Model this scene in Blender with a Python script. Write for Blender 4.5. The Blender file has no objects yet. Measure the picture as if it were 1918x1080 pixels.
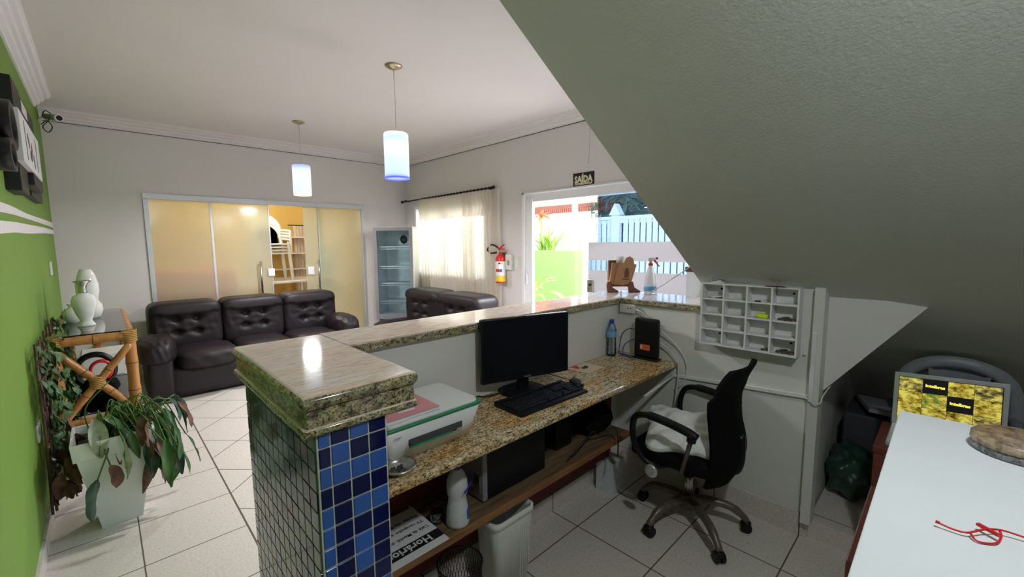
import bpy, bmesh, math, random
from math import sin, cos, pi, radians, atan2, sqrt
from mathutils import Vector, Matrix
random.seed(7)
sc = bpy.context.scene
COL = sc.collection
# ---------------------------------------------------------------- camera
YAW, PITCH, ROLL, F = radians(44.0134), radians(6.1149), radians(-0.4709), 795.97
fw = Vector((sin(YAW)*cos(PITCH), cos(YAW)*cos(PITCH), -sin(PITCH)))
rt = Vector((cos(YAW), -sin(YAW), 0)); up = rt.cross(fw)
rt2 = rt*cos(ROLL)+up*sin(ROLL); up2 = -rt*sin(ROLL)+up*cos(ROLL)
cam_d = bpy.data.cameras.new('camera'); cam = bpy.data.objects.new('camera', cam_d); COL.objects.link(cam)
cam_d.sensor_width = 36; cam_d.lens = F/1918*36; cam_d.clip_start = 0.02; cam_d.clip_end = 200
m = Matrix((rt2, up2, -fw)).transposed().to_4x4(); m.translation = (0, 0, 1.45)
cam.matrix_world = m
sc.camera = cam
# ---------------------------------------------------------------- world, exposure, lights
sc.view_settings.view_transform = 'Standard'; sc.view_settings.look = 'None'
sc.view_settings.gamma = 1; sc.view_settings.use_curve_mapping = False
sc.view_settings.exposure = 0.2
w = bpy.data.worlds.new('sky'); sc.world = w; w.use_nodes = True
nt = w.node_tree; bg = nt.nodes['Background']
sky = nt.nodes.new('ShaderNodeTexSky'); sky.sky_type = 'NISHITA'; sky.sun_disc = False
sky.sun_elevation = radians(55); sky.sun_rotation = radians(200)
mixs = nt.nodes.new('ShaderNodeMixRGB'); mixs.inputs[0].default_value = 0.85
mixs.inputs[2].default_value = (0.9, 0.96, 1.0, 1)
skm = nt.nodes.new('ShaderNodeVectorMath'); skm.operation = 'SCALE'; skm.inputs['Scale'].default_value = 0.12
nt.links.new(sky.outputs[0], skm.inputs[0]); nt.links.new(skm.outputs[0], mixs.inputs[1])
nt.links.new(mixs.outputs[0], bg.inputs[0]); bg.inputs[1].default_value = 1.3

def area(name, loc, rot, sx, sy, power, color=(1, 1, 1), portal=False):
    l = bpy.data.lights.new(name, 'AREA'); l.shape = 'RECTANGLE'; l.size = sx; l.size_y = sy
    l.energy = power; l.color = color
    o = bpy.data.objects.new(name, l); o.location = loc; o.rotation_euler = rot; COL.objects.link(o)
    if portal: l.cycles.is_portal = True
    return o
def point(name, loc, power, r=0.05, color=(1, 1, 1)):
    l = bpy.data.lights.new(name, 'POINT'); l.energy = power; l.shadow_soft_size = r; l.color = color
    o = bpy.data.objects.new(name, l); o.location = loc; COL.objects.link(o); return o
# unseen area lamps added above entrance and front window, boosting their daylight
def aim(name, loc, target, sx, sy, power, color):
    d = (Vector(target)-Vector(loc)).normalized()
    return area(name, loc, d.to_track_quat('-Z', 'Y').to_euler(), sx, sy, power, color)
aim('door_fill_light', (4.7, 1.5, 2.9), (1.2, 4.4, 0.4), 2.2, 1.2, 560, (0.93, 0.96, 1.0))
aim('window_fill_light', (5.2, 4.8, 2.9), (2.8, 4.8, 0.8), 2.6, 1.6, 320, (0.95, 0.97, 1.0))
# lamp fixed to the stair underside, just above the view
aim('stair_lamp', (0.75, -0.20, 2.17), (1.3, 0.7, 0.5), 0.09, 0.09, 8.5, (0.92, 0.97, 1.0))
# ---------------------------------------------------------------- node materials
def newmat(name):
    mt = bpy.data.materials.new(name); mt.use_nodes = True
    return mt, mt.node_tree, mt.node_tree.nodes['Principled BSDF']
def setc(b, c): b.inputs['Base Color'].default_value = (c[0], c[1], c[2], 1)
def ramp(nt, fac, stops):
    r = nt.nodes.new('ShaderNodeValToRGB'); e = r.color_ramp.elements
    while len(e) < len(stops): e.new(0.5)
    for k, (p, c) in enumerate(stops):
        e[k].position = p; e[k].color = (c[0], c[1], c[2], 1)
    nt.links.new(fac, r.inputs[0]); return r
def coords(nt, scale=(1, 1, 1), rot=(0, 0, 0)):
    g = nt.nodes.new('ShaderNodeNewGeometry'); mp = nt.nodes.new('ShaderNodeMapping')
    mp.inputs['Scale'].default_value = scale; mp.inputs['Rotation'].default_value = rot
    nt.links.new(g.outputs['Position'], mp.inputs[0]); return mp.outputs[0]
def noise(nt, vec, scale, detail=3, rough=0.5):
    n = nt.nodes.new('ShaderNodeTexNoise'); n.inputs['Scale'].default_value = scale
    n.inputs['Detail'].default_value = detail; n.inputs['Roughness'].default_value = rough
    nt.links.new(vec, n.inputs['Vector']); return n.outputs['Fac']
def bump(nt, b, h, strength=0.2, dist=0.002):
    bp = nt.nodes.new('ShaderNodeBump'); bp.inputs['Strength'].default_value = strength
    bp.inputs['Distance'].default_value = dist
    nt.links.new(h, bp.inputs['Height']); nt.links.new(bp.outputs[0], b.inputs['Normal'])
def flat(name, c, rough=0.5, metal=0, var=0.06, sc_=25, bmp=0.0, spec=0.5, em=None, ems=1.0, alpha=None, trans=0):
    mt, nt, b = newmat(name)
    v = coords(nt); n = noise(nt, v, sc_, 4)
    lo = [max(0, x*(1-var)) for x in c]; hi = [min(1, x*(1+var)) for x in c]
    r = ramp(nt, n, [(0.3, lo), (0.7, hi)]); nt.links.new(r.outputs[0], b.inputs['Base Color'])
    b.inputs['Roughness'].default_value = rough; b.inputs['Metallic'].default_value = metal
    b.inputs['Specular IOR Level'].default_value = spec
    b.inputs['Transmission Weight'].default_value = trans
    if bmp: bump(nt, b, n, bmp, 0.003)
    if em: b.inputs['Emission Color'].default_value = (*em, 1); b.inputs['Emission Strength'].default_value = ems
    return mt
def plaster(name, c, c2=None, mixscale=0.8, bmp=0.15):
    mt, nt, b = newmat(name)
    v = coords(nt); n1 = noise(nt, v, mixscale, 4); n2 = noise(nt, v, 120, 3)
    c2 = c2 or [x*0.93 for x in c]
    r = ramp(nt, n1, [(0.35, c2), (0.65, c)]); nt.links.new(r.outputs[0], b.inputs['Base Color'])
    b.inputs['Roughness'].default_value = 0.6; b.inputs['Specular IOR Level'].default_value = 0.25
    bump(nt, b, n2, bmp, 0.002); return mt
def glass(name, tint=(1, 1, 1), refl=1.0, rough=0.0):
    mt = bpy.data.materials.new(name); mt.use_nodes = True; nt = mt.node_tree; nt.nodes.clear()
    o = nt.nodes.new('ShaderNodeOutputMaterial'); t = nt.nodes.new('ShaderNodeBsdfTransparent'); g = nt.nodes.new('ShaderNodeBsdfGlossy')
    fr = nt.nodes.new('ShaderNodeFresnel'); fr.inputs[0].default_value = 1.45
    mx = nt.nodes.new('ShaderNodeMixShader'); t.inputs[0].default_value = (*tint, 1); g.inputs['Roughness'].default_value = rough
    mm = nt.nodes.new('ShaderNodeMath'); mm.operation = 'MULTIPLY'; mm.inputs[1].default_value = refl
    nt.links.new(fr.outputs[0], mm.inputs[0]); nt.links.new(mm.outputs[0], mx.inputs[0])
    nt.links.new(t.outputs[0], mx.inputs[1]); nt.links.new(g.outputs[0], mx.inputs[2]); nt.links.new(mx.outputs[0], o.inputs[0]); return mt
def frosted(name, tint, clear=0.0, body=0.5, gloss=0.1):
    # satin glass: rough refraction blurs what stands behind, translucent part scatters light
    mt = bpy.data.materials.new(name); mt.use_nodes = True; nt = mt.node_tree; nt.nodes.clear()
    o = nt.nodes.new('ShaderNodeOutputMaterial')
    tr = nt.nodes.new('ShaderNodeBsdfTranslucent'); tr.inputs[0].default_value = (*tint, 1)
    rf = nt.nodes.new('ShaderNodeBsdfRefraction'); rf.inputs['Roughness'].default_value = 0.55; rf.inputs['IOR'].default_value = 1.15; rf.inputs[0].default_value = (*tint, 1)
    df = nt.nodes.new('ShaderNodeBsdfDiffuse'); df.inputs[0].default_value = (*tint, 1)
    gl = nt.nodes.new('ShaderNodeBsdfGlossy'); gl.inputs['Roughness'].default_value = 0.16
    m1 = nt.nodes.new('ShaderNodeMixShader'); m1.inputs[0].default_value = 0.2
    m2 = nt.nodes.new('ShaderNodeMixShader'); m2.inputs[0].default_value = body
    m3 = nt.nodes.new('ShaderNodeMixShader'); m3.inputs[0].default_value = gloss
    nt.links.new(rf.outputs[0], m1.inputs[1]); nt.links.new(tr.outputs[0], m1.inputs[2])
    nt.links.new(m1.outputs[0], m2.inputs[1]); nt.links.new(df.outputs[0], m2.inputs[2])
    nt.links.new(m2.outputs[0], m3.inputs[1]); nt.links.new(gl.outputs[0], m3.inputs[2]); nt.links.new(m3.outputs[0], o.inputs[0]); return mt

def granite(name, pal, streak=(1, 5, 5), scale=18, rough=0.12, dark=0.5):
    mt, nt, b = newmat(name)
    v = coords(nt, streak)
    n1 = noise(nt, v, scale, 6, 0.7); n2 = noise(nt, coords(nt, (streak[0]*1.3, streak[1]*.8, streak[2]*.8)), scale*3.2, 5, 0.75); n3 = noise(nt, v, scale*0.25, 3)
    base = ramp(nt, n1, [(0.34, pal[0]), (0.46, pal[1]), (0.56, pal[2]), (0.7, pal[3])])
    gold = ramp(nt, n3, [(0.42, (1, 1, 1)), (0.68, pal[4])])
    dk = ramp(nt, n2, [(dark-0.09, (0.03, 0.026, 0.03)), (dark-0.02, (0.45, 0.42, 0.4)), (dark+0.05, (1, 1, 1))])
    m1 = nt.nodes.new('ShaderNodeMixRGB'); m1.blend_type = 'MULTIPLY'; m1.inputs[0].default_value = 1
    m2 = nt.nodes.new('ShaderNodeMixRGB'); m2.blend_type = 'MULTIPLY'; m2.inputs[0].default_value = 1
    nt.links.new(base.outputs[0], m1.inputs[1]); nt.links.new(gold.outputs[0], m1.inputs[2])
    nt.links.new(m1.outputs[0], m2.inputs[1]); nt.links.new(dk.outputs[0], m2.inputs[2])
    nt.links.new(m2.outputs[0], b.inputs['Base Color']); b.inputs['Roughness'].default_value = rough
    return mt
PAL = [(0.10, 0.085, 0.08), (0.42, 0.34, 0.25), (0.68, 0.58, 0.44), (0.78, 0.72, 0.62), (0.95, 0.80, 0.62)]

def wood(name, c1, c2, axis=0, scale=6, rough=0.6):
    mt, nt, b = newmat(name)
    s = [9, 9, 9]; s[axis] = 1
    v = coords(nt, s); n = noise(nt, v, scale, 6, 0.65)
    r = ramp(nt, n, [(0.3, c1), (0.7, c2)]); nt.links.new(r.outputs[0], b.inputs['Base Color'])
    b.inputs['Roughness'].default_value = rough; bump(nt, b, n, 0.2, 0.002); return mt

def math_(nt, op, a, b_=None, clamp=False):
    n = nt.nodes.new('ShaderNodeMath'); n.operation = op; n.use_clamp = clamp
    for k, v in enumerate((a, b_)):
        if v is None: continue
        if isinstance(v, (int, float)): n.inputs[k].default_value = v
        else: nt.links.new(v, n.inputs[k])
    return n.outputs[0]
def floor_material():
    mt, nt, b = newmat('ceramic_floor_tiles')
    g = nt.nodes.new('ShaderNodeNewGeometry'); s = nt.nodes.new('ShaderNodeSeparateXYZ'); nt.links.new(g.outputs['Position'], s.inputs[0])
    X, Y = s.outputs[0], s.outputs[1]
    def line(val, off, pitch, wd=0.006):
        t = math_(nt, 'DIVIDE', math_(nt, 'SUBTRACT', val, off), pitch)
        fr = math_(nt, 'FRACT', t); d = math_(nt, 'MINIMUM', fr, math_(nt, 'SUBTRACT', 1.0, fr))
        return math_(nt, 'LESS_THAN', d, wd/2/pitch)
    ga = math_(nt, 'MAXIMUM', line(X, 0.035, 0.405), line(Y, 0.027, 0.405))
    u = math_(nt, 'MULTIPLY', math_(nt, 'ADD', X, Y), 0.70711); vv = math_(nt, 'MULTIPLY', math_(nt, 'SUBTRACT', Y, X), 0.70711)
    gd = math_(nt, 'MAXIMUM', line(u, 2.186, 0.4095), line(vv, 1.30, 0.405))
    m1 = math_(nt, 'MULTIPLY', math_(nt, 'GREATER_THAN', X, 0.442), math_(nt, 'GREATER_THAN', Y, 1.65))
    edge = math_(nt, 'MULTIPLY', math_(nt, 'LESS_THAN', math_(nt, 'ABSOLUTE', math_(nt, 'SUBTRACT', X, 0.442)), 0.004), math_(nt, 'GREATER_THAN', Y, 1.65))
    gr = math_(nt, 'ADD', math_(nt, 'MULTIPLY', gd, m1), math_(nt, 'MULTIPLY', ga, math_(nt, 'SUBTRACT', 1.0, m1)))
    gr = math_(nt, 'MAXIMUM', gr, edge)
    n = noise(nt, coords(nt), 90, 5, 0.7); n2 = noise(nt, coords(nt), 1.3, 3)
    n3 = noise(nt, coords(nt), 60, 2, 0.5)
    tile = ramp(nt, n, [(0.3, (0.56, 0.51, 0.46)), (0.6, (0.72, 0.67, 0.61))])
    sp = ramp(nt, n3, [(0.24, (0.45, 0.4, 0.35)), (0.30, (1, 1, 1))])
    mu = nt.nodes.new('ShaderNodeMixRGB'); mu.blend_type = 'MULTIPLY'; mu.inputs[0].default_value = 1
    nt.links.new(tile.outputs[0], mu.inputs[1]); nt.links.new(sp.outputs[0], mu.inputs[2])
    mx = nt.nodes.new('ShaderNodeMixRGB'); nt.links.new(gr, mx.inputs[0]); nt.links.new(mu.outputs[0], mx.inputs[1]); mx.inputs[2].default_value = (0.12, 0.085, 0.065, 1)
    nt.links.new(mx.outputs[0], b.inputs['Base Color'])
    ro = ramp(nt, gr, [(0, (0.28,)*3), (1, (0.8,)*3)]); nt.links.new(ro.outputs[0], b.inputs['Roughness'])
    bump(nt, b, math_(nt, 'SUBTRACT', 1.0, gr), 0.4, 0.002)
    return mt

M = {}
M['floor'] = floor_material()
M['wall'] = plaster('white_wall_plaster', (0.76, 0.725, 0.725), (0.73, 0.695, 0.695))
M['ceiling'] = plaster('ceiling_plaster', (0.82, 0.765, 0.775), (0.79, 0.74, 0.75), bmp=0.05)
M['soffit'] = plaster('stair_underside_paint', (0.72, 0.73, 0.68), (0.68, 0.69, 0.64), 1.5, 0.3)
M['green'] = plaster('green_wall_paint', (0.20, 0.35, 0.065), (0.18, 0.32, 0.055))
M['white'] = flat('white_paint', (0.80, 0.80, 0.80), 0.4, var=0.02)
M['cream'] = plaster('counter_wall_paint', (0.74, 0.74, 0.70), (0.70, 0.70, 0.65))
M['stripe'] = flat('white_stripe_paint', (0.86, 0.84, 0.88), 0.5, var=0.01)
M['alu'] = flat('aluminium', (0.66, 0.68, 0.72), 0.35, 0.6, var=0.03)
M['whitealu'] = flat('white_lacquered_aluminium', (0.85, 0.85, 0.88), 0.35, 0, var=0.01)
PALT = [(0.50, 0.43, 0.41), (0.72, 0.62, 0.55), (0.84, 0.74, 0.64), (0.86, 0.80, 0.74), (1.0, 0.90, 0.78)]
M['granite_top'] = granite('granite_polished_top', PALT, (1, 7, 7), 16, 0.07, 0.345)
M['granite_edge'] = granite('granite_edge', [(0.08, 0.07, 0.07), (0.32, 0.30, 0.2), (0.58, 0.52, 0.36), (0.7, 0.66, 0.5), (0.9, 0.85, 0.6)], (1.2, 1.2, 2), 34, 0.15, 0.47)
M['granite_desk'] = granite('granite_desk', [(0.22, 0.13, 0.08), (0.56, 0.42, 0.22), (0.80, 0.66, 0.42), (0.82, 0.77, 0.64), (1.0, 0.74, 0.42)], (1.2, 2.6, 2.6), 22, 0.16, 0.47)
M['leather'] = flat('dark_brown_leather', (0.015, 0.010, 0.013), 0.5, var=0.15, sc_=60, bmp=0.25, spec=.35)
M['black'] = flat('black_plastic', (0.006, 0.006, 0.008), 0.4, var=0.1, spec=.3)
M['blackmatte'] = flat('black_mesh_fabric', (0.006, 0.006, 0.006), 0.9, var=0.2, sc_=200, bmp=0.3, spec=.1)
M['screenoff'] = flat('dark_screen_glass', (0.003, 0.004, 0.008), 0.3, var=0.02, spec=.25)
M['chrome'] = flat('brushed_steel', (0.62, 0.60, 0.56), 0.28, 1.0, var=0.05)
M['bronze'] = flat('brushed_brass', (0.50, 0.43, 0.30), 0.3, 1.0, var=0.05)
M['darkmetal'] = flat('dark_bronze_metal', (0.16, 0.125, 0.10), 0.4, 0.4, var=0.15)
M['printer'] = flat('white_printer_plastic', (0.80, 0.81, 0.80), 0.35, var=0.01)
M['pgreen'] = flat('green_printer_trim', (0.02, 0.26, 0.11), 0.4, var=0.02)
M['ceramic'] = flat('white_glazed_ceramic', (0.80, 0.82, 0.80), 0.12, var=0.02)
M['silver'] = flat('silver_glaze', (0.6, 0.6, 0.6), 0.25, 0.9)
M['pot'] = flat('white_planter_plastic', (0.72, 0.77, 0.76), 0.45, var=0.03, sc_=5)
M['soil'] = flat('potting_soil', (0.03, 0.02, 0.012), 0.95, var=0.4, sc_=60, bmp=0.6)
M['leaf'] = flat('green_leaf', (0.035, 0.12, 0.022), 0.42, var=0.35, sc_=14, bmp=0.2)
M['leaf_blue'] = flat('dark_leaf', (0.03, 0.085, 0.045), 0.4, var=0.4, sc_=14, bmp=0.2)
M['leaf_pale'] = flat('pale_leaf', (0.34, 0.38, 0.28), 0.5, var=0.35, sc_=20, bmp=0.2)
M['leaf_brown'] = flat('withered_brown_leaf', (0.16, 0.075, 0.05), 0.7, var=0.5, sc_=22, bmp=0.5)
M['ivy'] = flat('ivy_leaf', (0.03, 0.10, 0.02), 0.5, var=0.4, sc_=18)
M['twig'] = wood('twig_bark', (0.05, 0.025, 0.015), (0.16, 0.09, 0.055), 2, 8)
M['bamboo'] = wood('varnished_bamboo', (0.33, 0.13, 0.035), (0.62, 0.30, 0.09), 2, 3, 0.3)
M['bamboo_node'] = flat('bamboo_joint', (0.16, 0.05, 0.02), 0.4, var=0.3)
M['cane'] = flat('cane_binding', (0.60, 0.36, 0.10), 0.4, var=0.2, sc_=80)
M['blind_glass'] = glass('clear_glass', (0.97, 0.99, 0.98))
M['table_glass'] = glass('table_glass', (0.80, 0.90, 0.87), 1.5)
M['tint_glass'] = glass('blue_tinted_glass', (0.50, 0.60, 0.72), 0.3)
M['frosted'] = frosted('frosted_door_glass', (0.92, 0.94, 0.80), body=0.22, gloss=0.045)
M['frost_band'] = frosted('frosted_film_band', (0.60, 0.58, 0.60), body=0.5, gloss=0.05)
M['yellow_wall'] = plaster('ochre_room_paint', (0.66, 0.44, 0.12), (0.60, 0.40, 0.10))
M['orange'] = flat('orange_fabric', (0.85, 0.16, 0.04), 0.7)
M['plasticwhite'] = flat('white_plastic', (0.72, 0.71, 0.66), 0.4, var=0.03)
M['plasticgrey'] = flat('grey_chair_plastic', (0.28, 0.30, 0.33), 0.4, var=0.05)
M['red'] = flat('red_plastic', (0.62, 0.015, 0.02), 0.4)
M['redpaint'] = flat('dark_red_paint', (0.13, 0.012, 0.010), 0.6, var=0.2, sc_=12)
M['redwood'] = flat('reddish_brown_wood', (0.16, 0.035, 0.025), 0.5, var=0.2)
M['exting'] = flat('extinguisher_red', (0.70, 0.02, 0.015), 0.3)
M['yellowlab'] = flat('yellow_label', (0.85, 0.62, 0.04), 0.5)
M['bluelab'] = flat('blue_label', (0.03, 0.10, 0.50), 0.5)
M['paper'] = flat('white_paper', (0.82, 0.82, 0.84), 0.6, var=0.02)
M['ink'] = flat('black_ink', (0.012, 0.012, 0.015), 0.5)
M['inkdark'] = flat('dark_print', (0.05, 0.05, 0.06), 0.6)
M['pink'] = flat('pink_notebook_cover', (0.72, 0.30, 0.33), 0.5, var=0.04)
M['beige'] = flat('beige_cardboard', (0.62, 0.52, 0.38), 0.7)
M['mdf'] = flat('laser_cut_mdf', (0.46, 0.25, 0.12), 0.6, var=0.08)
M['mdf_edge'] = flat('laser_burnt_mdf_edge', (0.20, 0.075, 0.045), 0.7)
M['shelfwood'] = wood('worn_shelf_wood', (0.07, 0.04, 0.022), (0.24, 0.15, 0.08), 0, 4, 0.7)
M['shelfedge'] = wood('shelf_edge_wood', (0.16, 0.07, 0.025), (0.34, 0.16, 0.06), 0, 5, 0.6)
M['laminate'] = flat('white_laminate', (0.74, 0.78, 0.80), 0.35, var=0.015, sc_=8)
M['stone'] = granite('brown_stone_disc', [(0.08, 0.05, 0.035), (0.22, 0.16, 0.11), (0.40, 0.30, 0.21), (0.5, 0.42, 0.32), (0.9, 0.8, 0.62)], (2, 2, 2), 22, 0.35, 0.36)
M['stonegrey'] = granite('grey_stone_rim', [(0.05, 0.05, 0.06), (0.16, 0.16, 0.18), (0.26, 0.26, 0.28), (0.36, 0.36, 0.38), (1, 1, 1)], (2, 2, 2), 50, 0.5, 0.42)
M['curtain'] = None
M['bottlewhite'] = flat('translucent_white_plastic', (0.80, 0.82, 0.86), 0.35, trans=0.25)
M['spray'] = flat('clear_spray_plastic', (0.9, 0.88, 0.9), 0.25, trans=0.5)
M['water'] = glass('pet_plastic', (0.82, 0.91, 0.97), 2.0, 0.05)
M['bluecap'] = flat('blue_cap', (0.01, 0.05, 0.42), 0.35)
M['pillow'] = flat('white_pillow_cotton', (0.80, 0.80, 0.78), 0.85, var=0.05, sc_=9, bmp=0.3)
M['bin'] = flat('white_bin_plastic', (0.72, 0.73, 0.70), 0.4, var=0.03)
M['wire'] = flat('black_wire', (0.015, 0.015, 0.015), 0.4, 0.5)
M['cablewhite'] = flat('white_cable', (0.75, 0.75, 0.72), 0.5)
M['cableblack'] = flat('black_cable', (0.012, 0.012, 0.012), 0.5)
M['cableblue'] = flat('blue_cable', (0.03, 0.10, 0.35), 0.5)
M['neon'] = flat('neon_yellow_plastic', (0.70, 0.90, 0.02), 0.4)
M['greenbag'] = flat('dark_green_bag', (0.012, 0.05, 0.035), 0.35, var=0.4, sc_=10, bmp=0.6)
M['fridge_in'] = flat('fridge_liner', (0.66, 0.72, 0.76), 0.4)
M['fridge_frame'] = flat('grey_fridge_frame', (0.26, 0.25, 0.28), 0.4)
M['fridge_glass'] = glass('fridge_door_glass', (0.90, 0.96, 0.98), 0.8)
M['lamp_blue'] = flat('blue_glass_rim', (0.12, 0.16, 0.9), 0.3, em=(0.12, 0.16, 0.95), ems=0.8)
M['grout'] = flat('cream_grout', (0.68, 0.68, 0.60), 0.8, var=0.1)
M['tile_dark'] = flat('navy_mosaic_tile', (0.004, 0.010, 0.085), 0.10, var=0.3, sc_=3)
M['tile_light'] = flat('blue_mosaic_tile', (0.045, 0.14, 0.52), 0.10, var=0.15, sc_=3)
M['tile_refl_teal'] = flat('mosaic_tile_teal_reflection', (0.03, 0.075, 0.09), 0.08, var=0.3, sc_=3)  # pillar side tiles: lounge reflection put into the blue tile colour
M['tile_refl_grey'] = flat('mosaic_tile_grey_reflection', (0.12, 0.16, 0.19), 0.08, var=0.2, sc_=3)  # greyer part of that reflection, also put into the tile colour
M['groutgreen'] = flat('greenish_grout', (0.22, 0.30, 0.14), 0.8)
M['ground'] = flat('exterior_paving', (0.72, 0.70, 0.68), 0.8)
M['extwhite'] = plaster('exterior_white_wall', (0.85, 0.84, 0.83))
M['extgreen'] = plaster('exterior_green_wall', (0.17, 0.33, 0.10), (0.16, 0.31, 0.095))
M['fence'] = flat('white_fence_paint', (0.82, 0.85, 0.9), 0.6)
M['roof'] = None
M['beam'] = flat('cream_pergola_wood', (0.80, 0.68, 0.45), 0.6)
M['palm'] = flat('palm_green', (0.34, 0.42, 0.36), 0.6, var=0.5)
M['extleaf'] = flat('garden_leaf', (0.25, 0.45, 0.06), 0.6, var=0.3)
M['extflower'] = flat('orange_flower', (0.85, 0.28, 0.12), 0.6)

def curtain_mat():
    mt = bpy.data.materials.new('sheer_cream_curtain'); mt.use_nodes = True; nt = mt.node_tree; nt.nodes.clear()
    o = nt.nodes.new('ShaderNodeOutputMaterial')
    v = coords(nt, (1, 1, 1)); n = noise(nt, coords(nt, (20, 20, 160)), 4, 3)
    r = ramp(nt, n, [(0.35, (0.86, 0.79, 0.70)), (0.65, (0.93, 0.89, 0.83))])
    tl = nt.nodes.new('ShaderNodeBsdfTranslucent'); df = nt.nodes.new('ShaderNodeBsdfDiffuse'); tp = nt.nodes.new('ShaderNodeBsdfTransparent')
    nt.links.new(r.outputs[0], tl.inputs[0]); nt.links.new(r.outputs[0], df.inputs[0])
    m1 = nt.nodes.new('ShaderNodeMixShader'); m1.inputs[0].default_value = 0.5
    m2 = nt.nodes.new('ShaderNodeMixShader'); m2.inputs[0].default_value = 0.10
    nt.links.new(df.outputs[0], m1.inputs[1]); nt.links.new(tl.outputs[0], m1.inputs[2])
    nt.links.new(m1.outputs[0], m2.inputs[1]); nt.links.new(tp.outputs[0], m2.inputs[2]); nt.links.new(m2.outputs[0], o.inputs[0]); return mt
M['curtain'] = curtain_mat()
def roof_mat():
    mt, nt, b = newmat('clay_roof_tiles')
    wv = nt.nodes.new('ShaderNodeTexWave'); wv.inputs['Scale'].default_value = 5; wv.bands_direction = 'Y'
    g = nt.nodes.new('ShaderNodeNewGeometry'); nt.links.new(g.outputs['Position'], wv.inputs[0]); wv.inputs['Distortion'].default_value = 2
    r = ramp(nt, wv.outputs['Fac'], [(0.2, (0.42, 0.12, 0.09)), (0.8, (0.70, 0.30, 0.24))]); nt.links.new(r.outputs[0], b.inputs['Base Color'])
    b.inputs['Roughness'].default_value = 0.8; return mt
M['roof'] = roof_mat()
def shade_mat():
    mt, nt, b = newmat('lit_opal_glass_shade')
    tc = nt.nodes.new('ShaderNodeTexCoord'); s = nt.nodes.new('ShaderNodeSeparateXYZ'); nt.links.new(tc.outputs['Generated'], s.inputs[0])
    r = ramp(nt, s.outputs[2], [(0.0, (0.25, 0.3, 1.0)), (0.10, (0.62, 0.80, 1.0)), (0.45, (0.75, 0.9, 1.0)), (0.68, (1, 1, 1)), (0.86, (0.62, 0.82, 1.0)), (1.0, (0.95, 0.85, 0.7))])
    nt.links.new(r.outputs[0], b.inputs['Emission Color']); setc(b, (.2, .22, .3))
    b.inputs['Emission Strength'].default_value = 0.95; b.inputs['Roughness'].default_value = 0.3
    return mt
M['shade'] = shade_mat()
def shade_mat2():
    mt, nt, b = newmat('lit_opal_glass_shade_warm_rim')
    tc = nt.nodes.new('ShaderNodeTexCoord'); s = nt.nodes.new('ShaderNodeSeparateXYZ'); nt.links.new(tc.outputs['Generated'], s.inputs[0])
    r = ramp(nt, s.outputs[2], [(0.0, (1.0, 0.72, 0.5)), (0.08, (0.75, 0.88, 0.95)), (0.45, (0.8, 0.95, 1.0)), (0.68, (1, 1, 1)), (0.86, (0.62, 0.78, 1.0)), (1.0, (0.25, 0.3, 1.0))])
    nt.links.new(r.outputs[0], b.inputs['Emission Color']); setc(b, (.2, .22, .3))
    b.inputs['Emission Strength'].default_value = 0.95; b.inputs['Roughness'].default_value = 0.3
    return mt
M['shade2'] = shade_mat2()
def cctv_mat(name, seed, dark=(0.05, 0.03, 0.0), mid=(0.45, 0.33, 0.03), hi=(0.95, 0.82, 0.15), g=None):
    mt, nt, b = newmat(name); v = coords(nt, (14, 14, 22), (0.3*seed, 0.2*seed, seed))
    n = noise(nt, v, 2.6, 5, 0.65)
    st = [(0.34, dark), (0.46, mid), (0.60, hi)]
    if g: st = [(0.32, dark), (0.42, g), (0.50, mid), (0.62, hi)]
    r = ramp(nt, n, st); nt.links.new(r.outputs[0], b.inputs['Emission Color']); b.inputs['Emission Strength'].default_value = 0.62
    setc(b, (0.01, 0.01, 0.01)); b.inputs['Roughness'].default_value = 0.3; return mt

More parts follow.
